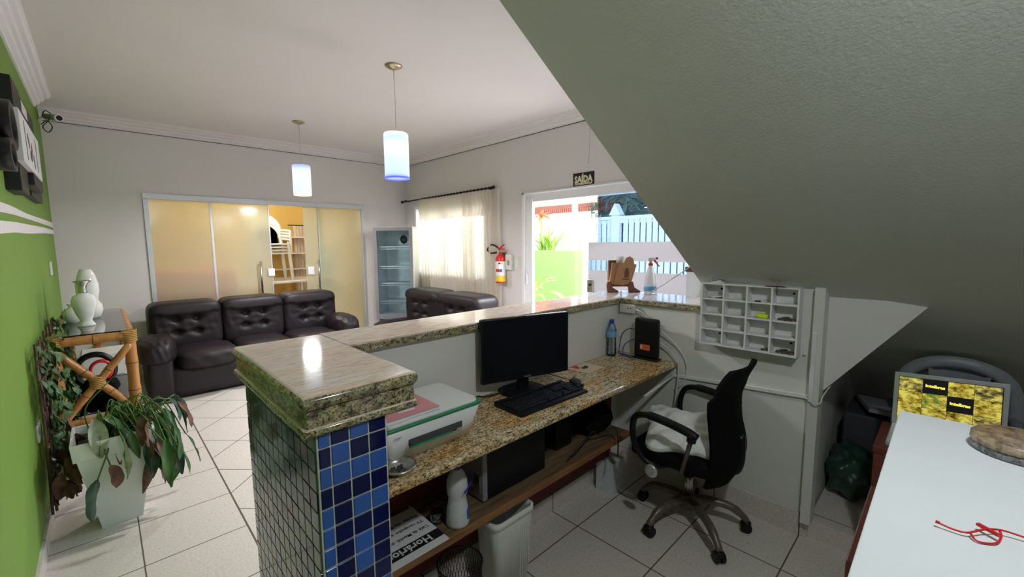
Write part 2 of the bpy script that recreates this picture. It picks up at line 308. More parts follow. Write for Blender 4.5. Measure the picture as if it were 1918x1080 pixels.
# ---------------------------------------------------------------- mesh helpers
class MB:
    def __init__(s): s.bm = bmesh.new(); s.mats = []; s.cur = 0
    def slot(s, mat):
        if mat not in s.mats: s.mats.append(mat)
        s.cur = s.mats.index(mat); return s
    def _tag(s, faces, smooth=False):
        for f in faces: f.material_index = s.cur; f.smooth = smooth
    def box(s, x0, x1, y0, y1, z0, z1, bev=0, seg=2):
        c = ((x0+x1)/2, (y0+y1)/2, (z0+z1)/2)
        r = bmesh.ops.create_cube(s.bm, size=1, matrix=Matrix.Translation(c) @ Matrix.Diagonal((abs(x1-x0), abs(y1-y0), abs(z1-z0), 1)))
        fs = {f for v in r['verts'] for f in v.link_faces}; s._tag(fs)
        if bev:
            es = {e for v in r['verts'] for e in v.link_edges}
            rr = bmesh.ops.bevel(s.bm, geom=list(es), offset=bev, segments=seg, affect='EDGES', profile=0.5)
            s._tag(rr['faces'], seg > 1)
        return s
    def obox(s, c, size, rot=(0, 0, 0), bev=0, seg=2):
        from mathutils import Euler
        mm = Matrix.Translation(c) @ Euler(rot).to_matrix().to_4x4() @ Matrix.Diagonal((*size, 1))
        r = bmesh.ops.create_cube(s.bm, size=1, matrix=mm)
        s._tag({f for v in r['verts'] for f in v.link_faces})
        if bev:
            es = {e for v in r['verts'] for e in v.link_edges}
            rr = bmesh.ops.bevel(s.bm, geom=list(es), offset=bev, segments=seg, affect='EDGES'); s._tag(rr['faces'], seg > 1)
        return s
    def poly(s, pts, vec):
        """extrude planar polygon pts along vec"""
        a = [s.bm.verts.new(p) for p in pts]; b = [s.bm.verts.new(Vector(p)+Vector(vec)) for p in pts]
        fs = [s.bm.faces.new(a), s.bm.faces.new(b[::-1])]
        n = len(a)
        for i in range(n): fs.append(s.bm.faces.new((a[i], b[i], b[(i+1) % n], a[(i+1) % n])))
        s._tag(fs); bmesh.ops.recalc_face_normals(s.bm, faces=fs); return s
    def quad(s, a, b, c, d):
        s._tag([s.bm.faces.new([s.bm.verts.new(p) for p in (a, b, c, d)])]); return s
    def tube(s, pts, r, n=10, cap=True, smooth=True):
        pts = [Vector(p) for p in pts]; k = len(pts)
        rs = r if isinstance(r, (list, tuple)) else [r]*k
        t = (pts[1]-pts[0]).normalized(); u = t.orthogonal().normalized(); rings = []
        for i, p in enumerate(pts):
            tt = (pts[min(i+1, k-1)]-pts[max(i-1, 0)])
            if tt.length < 1e-9: tt = t.copy()
            tt.normalize(); q = t.rotation_difference(tt); u = q @ u; t = tt; v = t.cross(u)
            rings.append([s.bm.verts.new(p+(u*cos(2*pi*j/n)+v*sin(2*pi*j/n))*rs[i]) for j in range(n)])
        fs = []
        for a, b in zip(rings, rings[1:]):
            for j in range(n): fs.append(s.bm.faces.new((a[j], a[(j+1) % n], b[(j+1) % n], b[j])))
        s._tag(fs, smooth)
        if cap: s._tag([s.bm.faces.new(rings[0][::-1]), s.bm.faces.new(rings[-1])])
        return s
    def lathe(s, prof, c=(0, 0, 0), n=28, axis='z', closed=False, sx=1, sy=1):
        rings = []
        for r, z in prof:
            ring = []
            for j in range(n):
                a = 2*pi*j/n; p = (r*cos(a)*sx, r*sin(a)*sy, z)
                if axis == 'x': p = (p[2], p[0], p[1])
                if axis == 'y': p = (p[0], p[2], p[1])
                ring.append(s.bm.verts.new((c[0]+p[0], c[1]+p[1], c[2]+p[2])))
            rings.append(ring)
        fs = []
        pr = list(zip(rings, rings[1:])) + ([(rings[-1], rings[0])] if closed else [])
        for a, b in pr:
            for j in range(n): fs.append(s.bm.faces.new((a[j], a[(j+1) % n], b[(j+1) % n], b[j])))
        if not closed:
            fs.append(s.bm.faces.new(rings[0][::-1])); fs.append(s.bm.faces.new(rings[-1]))
        s._tag(fs, True); bmesh.ops.recalc_face_normals(s.bm, faces=fs)
        for f in fs[-2:]:
            if not closed: f.smooth = False
        return s
    def sheet(s, grid, smooth=True):
        vs = [[s.bm.verts.new(p) for p in row] for row in grid]; fs = []
        for a, b in zip(vs, vs[1:]):
            for j in range(len(a)-1): fs.append(s.bm.faces.new((a[j], a[j+1], b[j+1], b[j])))
        s._tag(fs, smooth); return s
    def puff(s, c, size, n=14, e=4.0, fn=None, rot=None):
        """rounded cushion: superellipsoid block, fn(p in -1..1, normal) displaces"""
        N = n+1; vs = []; cache = {}
        def gv(i, j, k):
            if (i, j, k) not in cache:
                q = s.bm.verts.new((-1+2*i/N, -1+2*j/N, -1+2*k/N)); cache[(i, j, k)] = q; vs.append(q)
            return cache[(i, j, k)]
        fs = []
        for a_ in range(N):
            for b_ in range(N):
                for w_, flip in ((0, 1), (N, 0)):
                    for ax in range(3):
                        q = [(a_, b_), (a_+1, b_), (a_+1, b_+1), (a_, b_+1)]
                        if ax == 0: ps = [(w_, u_, v_) for u_, v_ in q]
                        elif ax == 1: ps = [(v_, w_, u_) for u_, v_ in q]
                        else: ps = [(u_, v_, w_) for u_, v_ in q]
                        if flip: ps = ps[::-1]
                        fs.append(s.bm.faces.new([gv(*t) for t in ps]))
        s._tag(fs, True)
        for v in vs:
            p = v.co.copy(); L = (abs(p.x)**e+abs(p.y)**e+abs(p.z)**e)**(1/e); p = p/L
            if fn: p = fn(p)
            q = Vector((p.x*size[0]/2, p.y*size[1]/2, p.z*size[2]/2))
            if rot is not None: q = rot @ q
            v.co = q+Vector(c)
        return s
    def build(s, name, mat=None, parent=None, local=False):
        me = bpy.data.meshes.new(name)
        if not s.mats and mat is not None: s.mats = [mat]
        for mt in s.mats: me.materials.append(mt)
        off = Vector((0, 0, 0))
        if parent is None:
            xs = [v.co for v in s.bm.verts]
            off = Vector(((min(v.x for v in xs)+max(v.x for v in xs))/2, (min(v.y for v in xs)+max(v.y for v in xs))/2, min(v.z for v in xs)))
        elif not local:
            p = parent
            while p is not None: off += p.location; p = p.parent
        if off.length: bmesh.ops.translate(s.bm, verts=s.bm.verts[:], vec=-off)
        s.bm.to_mesh(me); s.bm.free()
        o = bpy.data.objects.new(name, me); COL.objects.link(o)
        if parent is None: o.location = off
        else: o.parent = parent
        return o
def B(x0, x1, y0, y1, z0, z1, bev=0, seg=2): return MB().box(x0, x1, y0, y1, z0, z1, bev, seg)
def tag(o, label, cat, group=None, kind=None):
    o['label'] = label; o['category'] = cat
    if group: o['group'] = group
    if kind: o['kind'] = kind
    return o
def thing(name, label, cat, loc=(0, 0, 0), rz=0, group=None, kind=None):
    o = bpy.data.objects.new(name, None); o.empty_display_size = 0.05; COL.objects.link(o); o.location = loc; o.rotation_euler = (0, 0, rz)
    return tag(o, label, cat, group, kind)
def struct(o, label=None):
    o['kind'] = 'structure'
    if label: o['label'] = label
    return o
def sthing(name, loc):
    o = bpy.data.objects.new(name, None); COL.objects.link(o); o.location = loc; o['kind'] = 'structure'; return o
def text(name, body, parent, loc, rot, size, mat, ext=0.0006, bold=0.0, align='CENTER', sx=1.0):
    cu = bpy.data.curves.new(name, 'FONT'); cu.body = body; cu.size = size; cu.extrude = ext; cu.offset = bold
    cu.align_x = align; cu.align_y = 'CENTER'; cu.resolution_u = 2; cu.materials.append(mat)
    tmp = bpy.data.objects.new(name, cu); COL.objects.link(tmp); bpy.context.view_layer.update()
    me = bpy.data.meshes.new_from_object(tmp.evaluated_get(bpy.context.evaluated_depsgraph_get())); bpy.data.objects.remove(tmp)
    o = bpy.data.objects.new(name, me); COL.objects.link(o); o.parent = parent
    off = Vector((0, 0, 0)); p = parent
    if isinstance(rot, Matrix): rot = rot.to_euler()
    while p is not None and p.rotation_euler[2] == 0: off += p.location; p = p.parent
    o.location = Vector(loc)-off; o.rotation_euler = rot; o.scale = (sx, 1, 1); return o
def smooth_pts(pts, n=6):
    P = [Vector(p) for p in pts]; P = [P[0]*2-P[1]]+P+[P[-1]*2-P[-2]]; out = []
    for i in range(1, len(P)-2):
        for k in range(n):
            t = k/n; a, b, c, d = P[i-1:i+3]
            out.append(0.5*((2*b)+(c-a)*t+(2*a-5*b+4*c-d)*t*t+(3*b-a-3*c+d)*t**3))
    out.append(P[-2]); return out

# ================================================================ the room
XL, XR, YB, YR, ZC = -0.30, 3.46, 5.95, -1.6, 2.72
struct(B(XL-.2, 9, YR-.3, YB+2.5, -.1, 0).build('floor', M['floor']))
# platform under the stairs
ft = B(2.40, 4.4, -1.6, .40, 0.0, .09); struct(ft.build('trim_1', M['floor']))
struct(B(XL-.15, XL, YR-.1, YB+.15, 0, 3.0).build('wall_left', M['green']))
# back wall with door opening x .38-2.765 z<2.0
wb = MB(); wb.box(XL, .37, YB, YB+.15, 0, 3.0); wb.box(2.775, XR+.15, YB, YB+.15, 0, 3.0); wb.box(.37, 2.775, YB, YB+.15, 2.0, 3.0)
struct(wb.build('wall_back', M['wall']))
# right wall: window y 4.0-5.67 z 1.03-2.0, door opening y 1.0-3.40 z<2.0
wr = MB(); wr.box(XR, XR+.15, 5.67, YB+.15, 0, 3.0); wr.box(XR, XR+.15, 3.95, 5.67, 0, 1.03); wr.box(XR, XR+.15, 3.95, 5.67, 2.0, 3.0)
wr.box(XR, XR+.15, 3.40, 3.95, 0, 3.0); wr.box(XR, XR+.15, 1.0, 3.40, 2.0, 3.0); wr.box(XR, XR+.15, .42, 1.0, 0, 3.0)
struct(wr.build('wall_right', M['wall']))
# rear wall behind the camera
wq = MB(); wq.box(XL, 4.5, YR-.15, YR, 0, 3)
struct(wq.build('wall_rear', M['wall']))
struct(B(XL-.15, XR+.3, YR-.15, YB+.15, ZC, ZC+.12).build('ceiling', M['ceiling']))
# yellow room beyond the glass doors
wy = MB(); wy.box(.1, 3.9, 8.2, 8.3, 0, 2.8); wy.box(.0, .1, YB+.15, 8.3, 0, 2.8); wy.box(3.8, 3.9, YB+.15, 8.3, 0, 2.8)
struct(wy.build('wall_far', M['yellow_wall']))
struct(B(0, 3.9, YB+.15, 8.3, 2.6, 2.72).build('ceiling_far', M['ceiling']))
point('yellow_room_bulb', (1.6, 7.0, 2.4), 42, 0.12, (1.0, 0.93, 0.8))
# cornices: stepped moulding
def cornice_profile():  # (out from wall, z)
    return [(0, -.10), (.012, -.10), (.016, -.085), (.035, -.075), (.042, -.055), (.060, -.048), (.068, -.028), (.090, -.022), (.100, -.006), (.110, 0), (0, 0)]
pr = cornice_profile()
struct(MB().poly([(XL+.0, YB-a, ZC+b) for a, b in pr], (XR-XL, 0, 0)).build('trim_2', M['ceiling']))
struct(MB().poly([(XR-a, .96, ZC+b) for a, b in pr], (0, YB-.96, 0)).build('trim_3', M['ceiling']))
struct(MB().poly([(XL+a, YR, ZC+b) for a, b in pr], (0, 5.45-YR, 0)).build('trim_4', M['stripe']))
# hairline crack under the cornices, its shadow gap drawn as dark strips
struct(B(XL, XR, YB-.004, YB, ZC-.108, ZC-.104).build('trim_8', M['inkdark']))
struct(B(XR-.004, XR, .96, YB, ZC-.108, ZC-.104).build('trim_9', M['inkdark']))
# baseboards
struct(B(XL, XL+.012, YR, YB, 0, .085).build('baseboard_left', M['floor']))
struct(B(XL, .37, YB-.012, YB, 0, .085).build('baseboard_back', M['floor']))
struct(B(XR-.012, XR, 3.40, YB, 0, .085).build('baseboard_right', M['floor']))
# counter walls
struct(B(.52, 2.40, 1.47, 1.68, 0, 1.07).build('wall_counter', M['cream']))
wt = MB(); wt.poly([(2.38, .40, .12), (2.38, 1.68, .12), (2.38, 1.68, 1.07), (2.38, .958, 1.07), (2.38, .958, 1.226), (2.38, .40, 1.226)], (.12, 0, 0))
struct(wt.build('wall_return', M['cream']))
struct(B(2.375, 2.50, .40, 1.68, 0, .12).build('baseboard_return', M['floor']))
struct(B(.52, 2.38, 1.408, 1.47, 0, .10).build('baseboard_counter', M['floor']))
# post at the end of the return wall and the closed side below the stair
struct(B(2.34, 2.44, .385, .425, .09, 1.235).build('trim_5', M['cream']))
# stair: sloped underside A (faces down), falls towards +x
def za(x): return 1.236-.615*(x-2.36)
xa0, xa1 = (1.236-ZC-.02)/.615+2.36, 4.3
A = MB().poly([(xa0, .958, za(xa0)), (xa1, .958, za(xa1)), (xa1+.35, .958, za(xa1)), (xa0+.35, .958, za(xa0)+.0)], (0, YR-.958-.02, 0))
struct(A.build('ceiling_stair', M['soffit']))
# triangular side wall of the lower flight, and its dark underside
T = MB().poly([(2.44, .42, 1.22), (2.44, .055, 1.17), (2.44, .385, .735), (2.44, .42, .72)], (.03, 0, 0))
struct(T.build('wall_stair_side', M['wall']))
Bq = MB().poly([(2.47, .42, .69), (2.47, .40, .715), (2.47, .062, 1.16), (2.47, .12, 1.2), (2.47, .42, 1.2)], (1.75, 0, 0))
struct(Bq.build('ceiling_stair_lower', M['soffit']))
struct(B(2.50, 4.4, .41, .47, 0, .9).build('wall_understair', M['soffit']))
struct(B(4.32, 4.4, YR, .45, 0, .9).build('wall_understair_end', M['soffit']))

# ---- glass sliding doors in the back wall (door_1)
d1 = sthing('door_1', (1.57, YB, 0))
fm = MB(); fm.box(.37, 2.775, YB-.015, YB+.06, 1.945, 2.0); fm.box(.37, .40, YB-.015, YB+.06, 0, 1.95); fm.box(2.745, 2.775, YB-.015, YB+.06, 0, 1.95)
fm.build('door_frame', M['alu'], d1)
for k, (a, b, yy) in enumerate(((.40, .955, .0), (.955, 1.56, .02), (2.135, 2.745, .0))):
    g = MB(); g.slot(M['frosted']).box(a, b, YB+yy, YB+yy+.01, .02, 1.945)
    gp = g.build('glass_panel', None, d1)
    s_ = MB(); s_.box(a, a+.012, YB+yy-.004, YB+yy+.014, .02, 1.945); s_.box(b-.012, b, YB+yy-.004, YB+yy+.014, .02, 1.945); s_.build('panel_edge', M['alu'], gp)
g = MB().slot(M['frosted']).box(1.965, 2.19, YB+.03, YB+.04, .02, 1.945).build('glass_panel', None, d1)
for hx in (1.41, 2.10):
    h = MB(); h.tube([(hx, YB-.06, .86), (hx, YB-.06, 1.25)], .013)
    for z in (.90, 1.21): h.tube([(hx, YB-.06, z), (hx, YB+.02, z)], .007)
    h.build('door_handle', M['chrome'], d1)
MB().box(1.50, 1.575, YB-.012, YB+.03, 1.06, 1.155, .004).build('door_lock', M['whitealu'], d1)
MB().box(2.0-.02, 2.06, YB+.0, YB+.03, 1.05, 1.16, .004).build('door_lock', M['whitealu'], d1)

# ---- exit door opening (door_2)
d2 = sthing('door_2', (XR, 2.2, 0))
fm = MB(); fm.box(XR-.012, XR+.10, 3.37, 3.40, 0, 2.0); fm.box(XR-.012, XR+.10, 1.0, 3.40, 1.985, 2.0)
fm.build('door_frame', M['whitealu'], d2)
MB().box(XR+.03, XR+.13, 1.0, 3.36, 1.90, 1.985).build('door_track', M['whitealu'], d2)
st_ = MB(); st_.box(XR+.02, XR+.06, 3.27, 3.37, 0, 1.93); st_.build('folded_leaf', M['whitealu'], d2)
MB().box(XR-.002, XR+.02, 3.335, 3.352, .98, 1.10, .004).build('latch', M['whitealu'], d2)
for (a, b, xx) in ((1.02, 2.42, .05), (1.75, 2.53, .09)):
    for nm, z0, z1, mt in (('glass_panel', 1.45, 1.90, 'tint_glass'), ('frosted_band', 1.275, 1.45, 'frost_band'), ('glass_strip', 1.175, 1.275, 'tint_glass'), ('frosted_band', .02, 1.175, 'frost_band')):
        if xx == .09:
            if nm != 'glass_panel': continue
            MB().box(XR+xx, XR+xx+.008, 2.42, b, z0, z1).build('glass_panel', M['blind_glass'], d2)
        else: MB().box(XR+xx, XR+xx+.008, a, 2.53 if z1 < 1.46 else b, z0, z1).build(nm, M[mt], d2)
lk = MB().box(XR+.03, XR+.085, 2.46, 2.53, .95, 1.08, .004).build('glass_lock', M['chrome'], d2)
MB().tube([(XR+.028, 2.49, 1.03), (XR+.02, 2.49, 1.03)], .012).build('lock_cylinder', M['black'], lk)

# ---- front window behind the curtain (window_1)
w1 = sthing('window_1', (XR, 4.81, 1.03))
fm = MB(); fm.box(XR-.01, XR+.10, 5.63, 5.67, 1.03, 2.0); fm.box(XR-.01, XR+.10, 3.95, 3.99, 1.03, 2.0); fm.box(XR-.01, XR+.10, 3.99, 5.63, 1.03, 1.065); fm.box(XR-.01, XR+.10, 3.99, 5.63, 1.96, 2.0); fm.box(XR+.03, XR+.07, 4.79, 4.83, 1.06, 1.96)
fm.build('window_frame', M['whitealu'], w1)
MB().box(XR+.045, XR+.05, 3.99, 5.63, 1.065, 1.96).build('pane', M['blind_glass'], w1)

# ================================================================ counter
cap = thing('bar_countertop', 'long polished granite bar top ending in a thick square cap over the tiled pillar', 'countertop', (1.3, 1.5, 1.07))
m_ = MB(); m_.slot(M['granite_top'])
m_.poly([(.60, 1.445, 1.068), (2.36, 1.445, 1.068), (2.36, .94, 1.068), (2.72, .94, 1.068), (2.72, 1.72, 1.068), (.60, 1.72, 1.068)], (0, 0, .032))
m_.build('slab', None, cap)
m_ = MB(); m_.slot(M['granite_edge']); m_.box(.606, 2.357, 1.4425, 1.4475, 1.0685, 1.094); m_.box(2.3575, 2.3625, .945, 1.44, 1.0685, 1.094)
m_.build('rough_edge', None, cap)
def slabbull(x0, x1, y0, y1, z0, z1, rad, seg=5):
    mm = MB(); mm.slot(M['granite_top']).box(x0, x1, y0, y1, z0, z1, rad, seg)
    mm.bm.normal_update(); mm.slot(M['granite_edge'])
    for f in mm.bm.faces:
        if f.normal.z < 0.75: f.material_index = mm.cur
    return mm
slabbull(.30, .61, 1.0, 1.722, 1.064, 1.10, .017).build('cap_slab', None, cap)
slabbull(.312, .598, 1.012, 1.715, 1.018, 1.066, .003, 1).build('cap_band', None, cap)
slabbull(.302, .606, 1.003, 1.72, 1.000, 1.022, .010, 4).build('cap_moulding', None, cap)

pil = thing('tiled_pillar', 'mosaic pillar of navy and blue tiles holding up the granite cap', 'pillar', (.43, 1.34, 0))
MB().box(.335, .515, 1.022, 1.68, 0, .999).build('core', M['grout'], pil)
rows = ['LDLD', 'DLDD', 'LLLL', 'DDDD', 'LDLL', 'LDDD', 'LDLD', 'LDLD', 'LDDD', 'DLDL', 'LDLD', 'DDLD', 'LLDD', 'DLDL', 'LDLD', 'DDLL', 'LDDD', 'DLLD', 'LDDL', 'DLDD']
ft = MB(); cols = [(.339, .365), (.369, .412), (.4165, .4625), (.467, .511)]
for r, row in enumerate(rows):
    z1 = .9995-.052*(r)+.012; z0 = z1-.0475; z1 = min(z1, .998)
    for c, ch in enumerate(row):
        a, b = cols[c]; ft.slot(M['tile_light'] if ch == 'L' else M['tile_dark'])
        if z0 > 0: ft.box(a, b, 1.0185, 1.024, z0, z1, .0012, 1)
o = ft.build('front_mosaic', None, pil)
fs_ = MB()
fs_.slot(M['groutgreen']).box(.3335, .336, 1.0225, 1.679, 0, .999)
for r in range(20):
    z1 = .9995-.052*r+.006; z0 = z1-.048; z1 = min(z1, .998)
    if z0 < 0: continue
    y = 1.026
    while y < 1.67:
        fs_.slot(random.choice([M['tile_refl_teal'], M['tile_refl_teal'], M['tile_refl_grey'], M['tile_dark']])); fs_.box(.330, .3345, y, y+.0475, z0, z1, .0012, 1); y += .0515
fs_.build('side_mosaic', None, pil)

desk = thing('desk_worktop', 'lower granite desk slab with golden rounded front edge', 'worktop', (1.45, 1.27, .72))
mm = MB(); mm.slot(M['granite_desk']).box(.53, 2.38, 1.07, 1.47, .722, .75, .009, 4); mm.build('slab', None, desk)
sh = thing('wooden_shelf', 'worn wooden shelf with red painted front rail under the granite desk', 'shelf', (1.3, 1.28, .2))
MB().box(.53, 2.05, 1.195, 1.47, .378, .400, .002).build('shelf_board', M['shelfwood'], sh)
MB().box(.53, 2.05, 1.180, 1.196, .371, .402, .003).build('front_edge', M['shelfedge'], sh)
MB().box(.53, 2.05, 1.315, 1.335, .21, .377).build('front_rail', M['redpaint'], sh)
MB().box(.53, 2.28, 1.452, 1.4685, .10, .72).build('back_panel', M['redpaint'], sh)

# ================================================================ lounge furniture
def leather_back(mb, c, size, axis):
    """puffy cushion with 4 tufts; axis = direction the front faces ('-y' or '-x')"""
    def fn(p):
        if axis == '-y': u, v, front = p.x, p.z, p.y < 0
        else: u, v, front = p.y, p.z, p.x < 0
        d = 0
        for cu in (-.28, .28):
            for cv in (-.22, .30): d += .42*math.exp(-(((u-cu)/.10)**2+((v-cv)/.11)**2)) + .10*math.exp(-(((u-cu)/.30)**2+((v-cv)/.05)**2))
        d += .05*math.exp(-((v-.04)/.12)**2)*(1 if abs(u) < .8 else 0) + .02*sin(u*26+v*5)*math.exp(-(v/.5)**2)
        sgn = -1 if front else 0
        if front:
            if axis == '-y': p.y += d*.9
            else: p.x += d*.9
        # bulge of the head roll
        if v > .55:
            if axis == '-y': p.y *= 1.12
            else: p.x *= 1.12
        return p
    mb.puff(c, size, 26, 7.0, fn)
def wrinkle(a=.03, f=13):
    def fn(p):
        k = 1+a*sin(p.x*f+p.z*4)*sin(p.y*f*.7+1.3)
        return p*k
    return fn
def sofa(name, label, x0, x1, y0, y1, ncush, face, group, az=.60):
    """face '-y': back at y1. face '-x': back at x1."""
    t = thing(name, label, 'sofa', ((x0+x1)/2, (y0+y1)/2, 0), 0, group)
    L = M['leather']; arm = .24
    def bx(u0, u1, v0, v1, z0, z1):  # u along length, v from front(0) to back
        return (u0, u1, v0, v1, z0, z1)
    if face == '-y': U0, U1 = x0, x1; V = lambda v: y0+v; D = y1-y0
    else: U0, U1 = y0, y1; V = lambda v: x0+v; D = x1-x0
    def place(mb, u0, u1, v0, v1, z0, z1, e=5, fn=None, n=12):
        c = ((u0+u1)/2, (V(v0)+V(v1))/2, (z0+z1)/2); s = (u1-u0, v1-v0, z1-z0)
        if face == '-x': c = (c[1], c[0], c[2]); s = (s[1], s[0], s[2])
        mb.puff(c, s, n, e, fn)
    b = MB(); place(b, U0+.06, U1-.06, .06, D-.05, .02, .30, 14, None, 8); b.build('base', L, t)
    b = MB(); place(b, U0+.12, U1-.12, D-.14, D-.03, .10, .74, 10, None, 8); b.build('back_panel', L, t)
    for k in (0, 1):
        ua, ub = (U0, U0+arm) if k == 0 else (U1-arm, U1)
        b = MB(); place(b, ua+.02, ub-.02, .03, D-.12, .01, .47, 8); place(b, ua-.03, ub+.02, -.02, D-.25, .33 if az > .5 else .28, az, 2.8, wrinkle(.025, 17), 16)
        b.build('armrest', L, t)
    cw = (U1-U0-2*arm+.30)/ncush; sw = (U1-U0-2*arm)/ncush
    for k in range(ncush):
        b = MB(); place(b, U0+arm+sw*k+.004, U0+arm+sw*(k+1)-.004, -.02, D-.28, .26, .45, 4, wrinkle(.012, 9), 14); b.build('seat_cushion', L, t)
    for k in range(ncush):
        u0 = U0+arm-.15+cw*k; u1 = u0+cw
        c = ((u0+u1)/2, V(D-.19), .62); s = (cw*1.01, .34, .51)
        if face == '-x': c = (c[1], c[0], c[2]); s = (s[1], s[0], s[2])
        b = MB(); leather_back(b, c, s, face); b.build('back_cushion', L, t)
    return t
sofa('sofa', 'dark brown leather three-seat sofa in front of the frosted glass doors', .20, 2.22, 4.92, 5.80, 3, '-y', 'leather sofas')
sofa('sofa', 'dark brown leather two-seat sofa under the curtained window', 2.42, 3.22, 3.42, 5.12, 2, '-x', 'leather sofas', .47)

# fridge
fr = thing('display_fridge', 'empty glass-door drinks fridge in the far corner', 'fridge', (2.87, 5.29, 0), radians(-44))
FR0 = set(bpy.data.objects)
b = MB(); b.box(2.56, 3.17, 5.33, 5.36, .02, .30); b.box(2.56, 2.58, 5.36, 5.90, .02, 1.67); b.box(3.15, 3.17, 5.36, 5.90, .02, 1.67); b.box(2.58, 3.15, 5.88, 5.90, .02, 1.67); b.box(2.56, 3.17, 5.33, 5.90, 1.66, 1.685); b.box(2.58, 3.15, 5.36, 5.88, .28, .32)
b.build('cabinet', M['plasticwhite'], fr, True)
b = MB(); b.box(2.5805, 3.1495, 5.86, 5.879, .33, 1.655); b.box(2.5805, 2.588, 5.38, 5.86, .33, 1.655); b.box(3.142, 3.1495, 5.38, 5.86, .33, 1.655); b.box(2.70, 3.03, 5.845, 5.86, .50, 1.34)
b.build('liner', M['fridge_in'], fr, True)
dr = MB(); dr.box(2.56, 2.61, 5.29, 5.325, .42, 1.675); dr.box(3.12, 3.17, 5.29, 5.325, .42, 1.675); dr.box(2.61, 3.12, 5.29, 5.325, 1.63, 1.675); dr.box(2.61, 3.12, 5.29, 5.325, .42, .49)
dr = dr.build('door', M['fridge_frame'], fr, True)
MB().box(2.61, 3.12, 5.305, 5.311, .49, 1.63).build('door_glass', M['fridge_glass'], dr, True)
MB().box(3.172, 3.184, 5.29, 5.32, .6, 1.66).build('door_handle', M['whitealu'], dr, True)
for z in (1.41, 1.14, .905, .655):
    s_ = MB(); s_.tube([(2.60, 5.38, z), (3.13, 5.38, z)], .008, 6); s_.tube([(2.60, 5.38, z-.03), (3.13, 5.38, z-.03)], .005, 6); s_.tube([(2.60, 5.82, z), (3.13, 5.82, z)], .005, 6)
    for k in range(19): x = 2.61+k*.0285; s_.tube([(x, 5.375, z-.03), (x, 5.375, z), (x, 5.82, z)], .0025, 4)
    s_.build('wire_shelf', M['whitealu'], fr, True)
f_ = MB(); f_.box(2.80, 3.0, 5.83, 5.85, 1.44, 1.59, .008); f_ = f_.build('fan_housing', M['fridge_in'], fr, True)
f2 = MB(); f2.lathe([(.062, 0), (.062, -.01), (.03, -.014), (.0301, 0)], (2.90, 5.829, 1.515), 20, 'y'); f2.build('fan_grille', M['black'], f_, True)
b = MB().box(2.60, 3.13, 5.5, 5.86, .33, .47).build('bottom_tray', M['fridge_in'], fr, True)

for o in [o for o in bpy.data.objects if o not in FR0 and o.type == 'MESH']:
    o.data.transform(Matrix.Diagonal((.86, .9, 1, 1)) @ Matrix.Translation((-2.865, -5.29, 0)))

# ---- pendant lamps
def pendant(x, y, ztop, zbot, mat, label, rimtop):
    t = thing('pendant_lamp', label, 'pendant lamp', (x, y, ZC), 0, 'pendant lamps')
    MB().lathe([(.062, 0), (.060, -.006), (.045, -.014), (.02, -.024), (.008, -.030)], (x, y, ZC-.001), 28).build('ceiling_rose', M['bronze'], t)
    MB().tube([(x, y, ZC-.02), (x+.004, y, (ztop+ZC)/2), (x, y, ztop+.005)], .0022, 6).build('cord', M['chrome'], t)
    MB().lathe([(.012, .006), (.02, 0), (.02, -.01)], (x, y, ztop+.006), 16).build('holder', M['chrome'], t)
    R_ = .088
    s = MB().lathe([(.015, ztop-.001), (R_*.7, ztop-.002), (R_-.006, ztop-.006), (R_, ztop-.016), (R_, zbot+.004), (R_-.004, zbot), (R_-.007, zbot+.004), (R_-.007, ztop-.02), (.014, ztop-.012)], (x, y, 0), 36, closed=True)
    s.build('lamp_shade', mat, t)
    if not rimtop: MB().lathe([(R_+.001, zbot+.012), (R_+.002, zbot+.002), (R_-.004, zbot-.002), (R_-.009, zbot+.004)], (x, y, 0), 36, closed=True).build('blue_rim', M['lamp_blue'], t)
    MB().lathe([(.004, .05), (.022, .04), (.03, 0), (.022, -.03), (.006, -.04)], (x, y, ztop-.14), 16).build('bulb', flat('lit_bulb', (1, 1, 1), em=(.95, .98, 1), ems=1.5), t)
    la = area('pendant_light', (x, y, zbot-.012), (0, 0, 0), .15, .15, 27, (1.0, .96, .96)); la.data.shape = 'DISK'
pendant(1.622, 2.884, 2.256, 1.925, M['shade'], 'lit cylindrical glass pendant with blue lower rim, the nearer one', False)
pendant(1.596, 4.828, 2.285, 1.965, M['shade2'], 'lit cylindrical glass pendant with blue upper rim near the back wall', True)

# ---- curtain
rod = thing('curtain_rod', 'black curtain rod with ball ends above the front window', 'curtain rod', (XR-.08, 4.85, 2.08))
b = MB(); b.tube([(XR-.08, 5.86, 2.08), (XR-.08, 3.82, 2.10)], .010)
b.build('rod', M['black'], rod)
for y, z in ((5.88, 2.08), (3.80, 2.10)): MB().lathe([(.004, -.03), (.018, -.016), (.022, 0), (.012, .018), (.018, .024), (.004, .034)], (XR-.08, y, z), 14, 'y').build('finial', M['black'], rod)
for y in (5.80, 3.88): MB().box(XR-.09, XR, y-.008, y+.008, 2.078, 2.10).build('bracket', M['black'], rod)
def fall(y0, y1, nf, zt, zb, amp, ph=0, x=XR-.085, gather=0):
    rows = []
    N = nf*10
    for k in range(25):
        t = k/24; z = zt+(zb-zt)*t; row = []
        for j in range(N+1):
            u = j/N; a = amp*(.55+.5*t)*(1+.3*sin(u*17+ph)); y = y0+(y1-y0)*u+.01*sin(t*5+u*9)
            row.append((x+a*sin(u*nf*2*pi+ph+.6*sin(t*2+u*5))+.008*sin(t*9+u*3), y, z+(.006*sin(u*nf*2*pi) if k == 0 else 0)))
        rows.append(row)
    return rows
cu = thing('curtain', 'sheer cream curtain with lace valance drawn across the front window', 'curtain', (XR-.085, 4.6, .05))
MB().sheet(fall(5.40, 4.28, 17, 2.07, .05, .022)).build('curtain_panel', M['curtain'], cu)
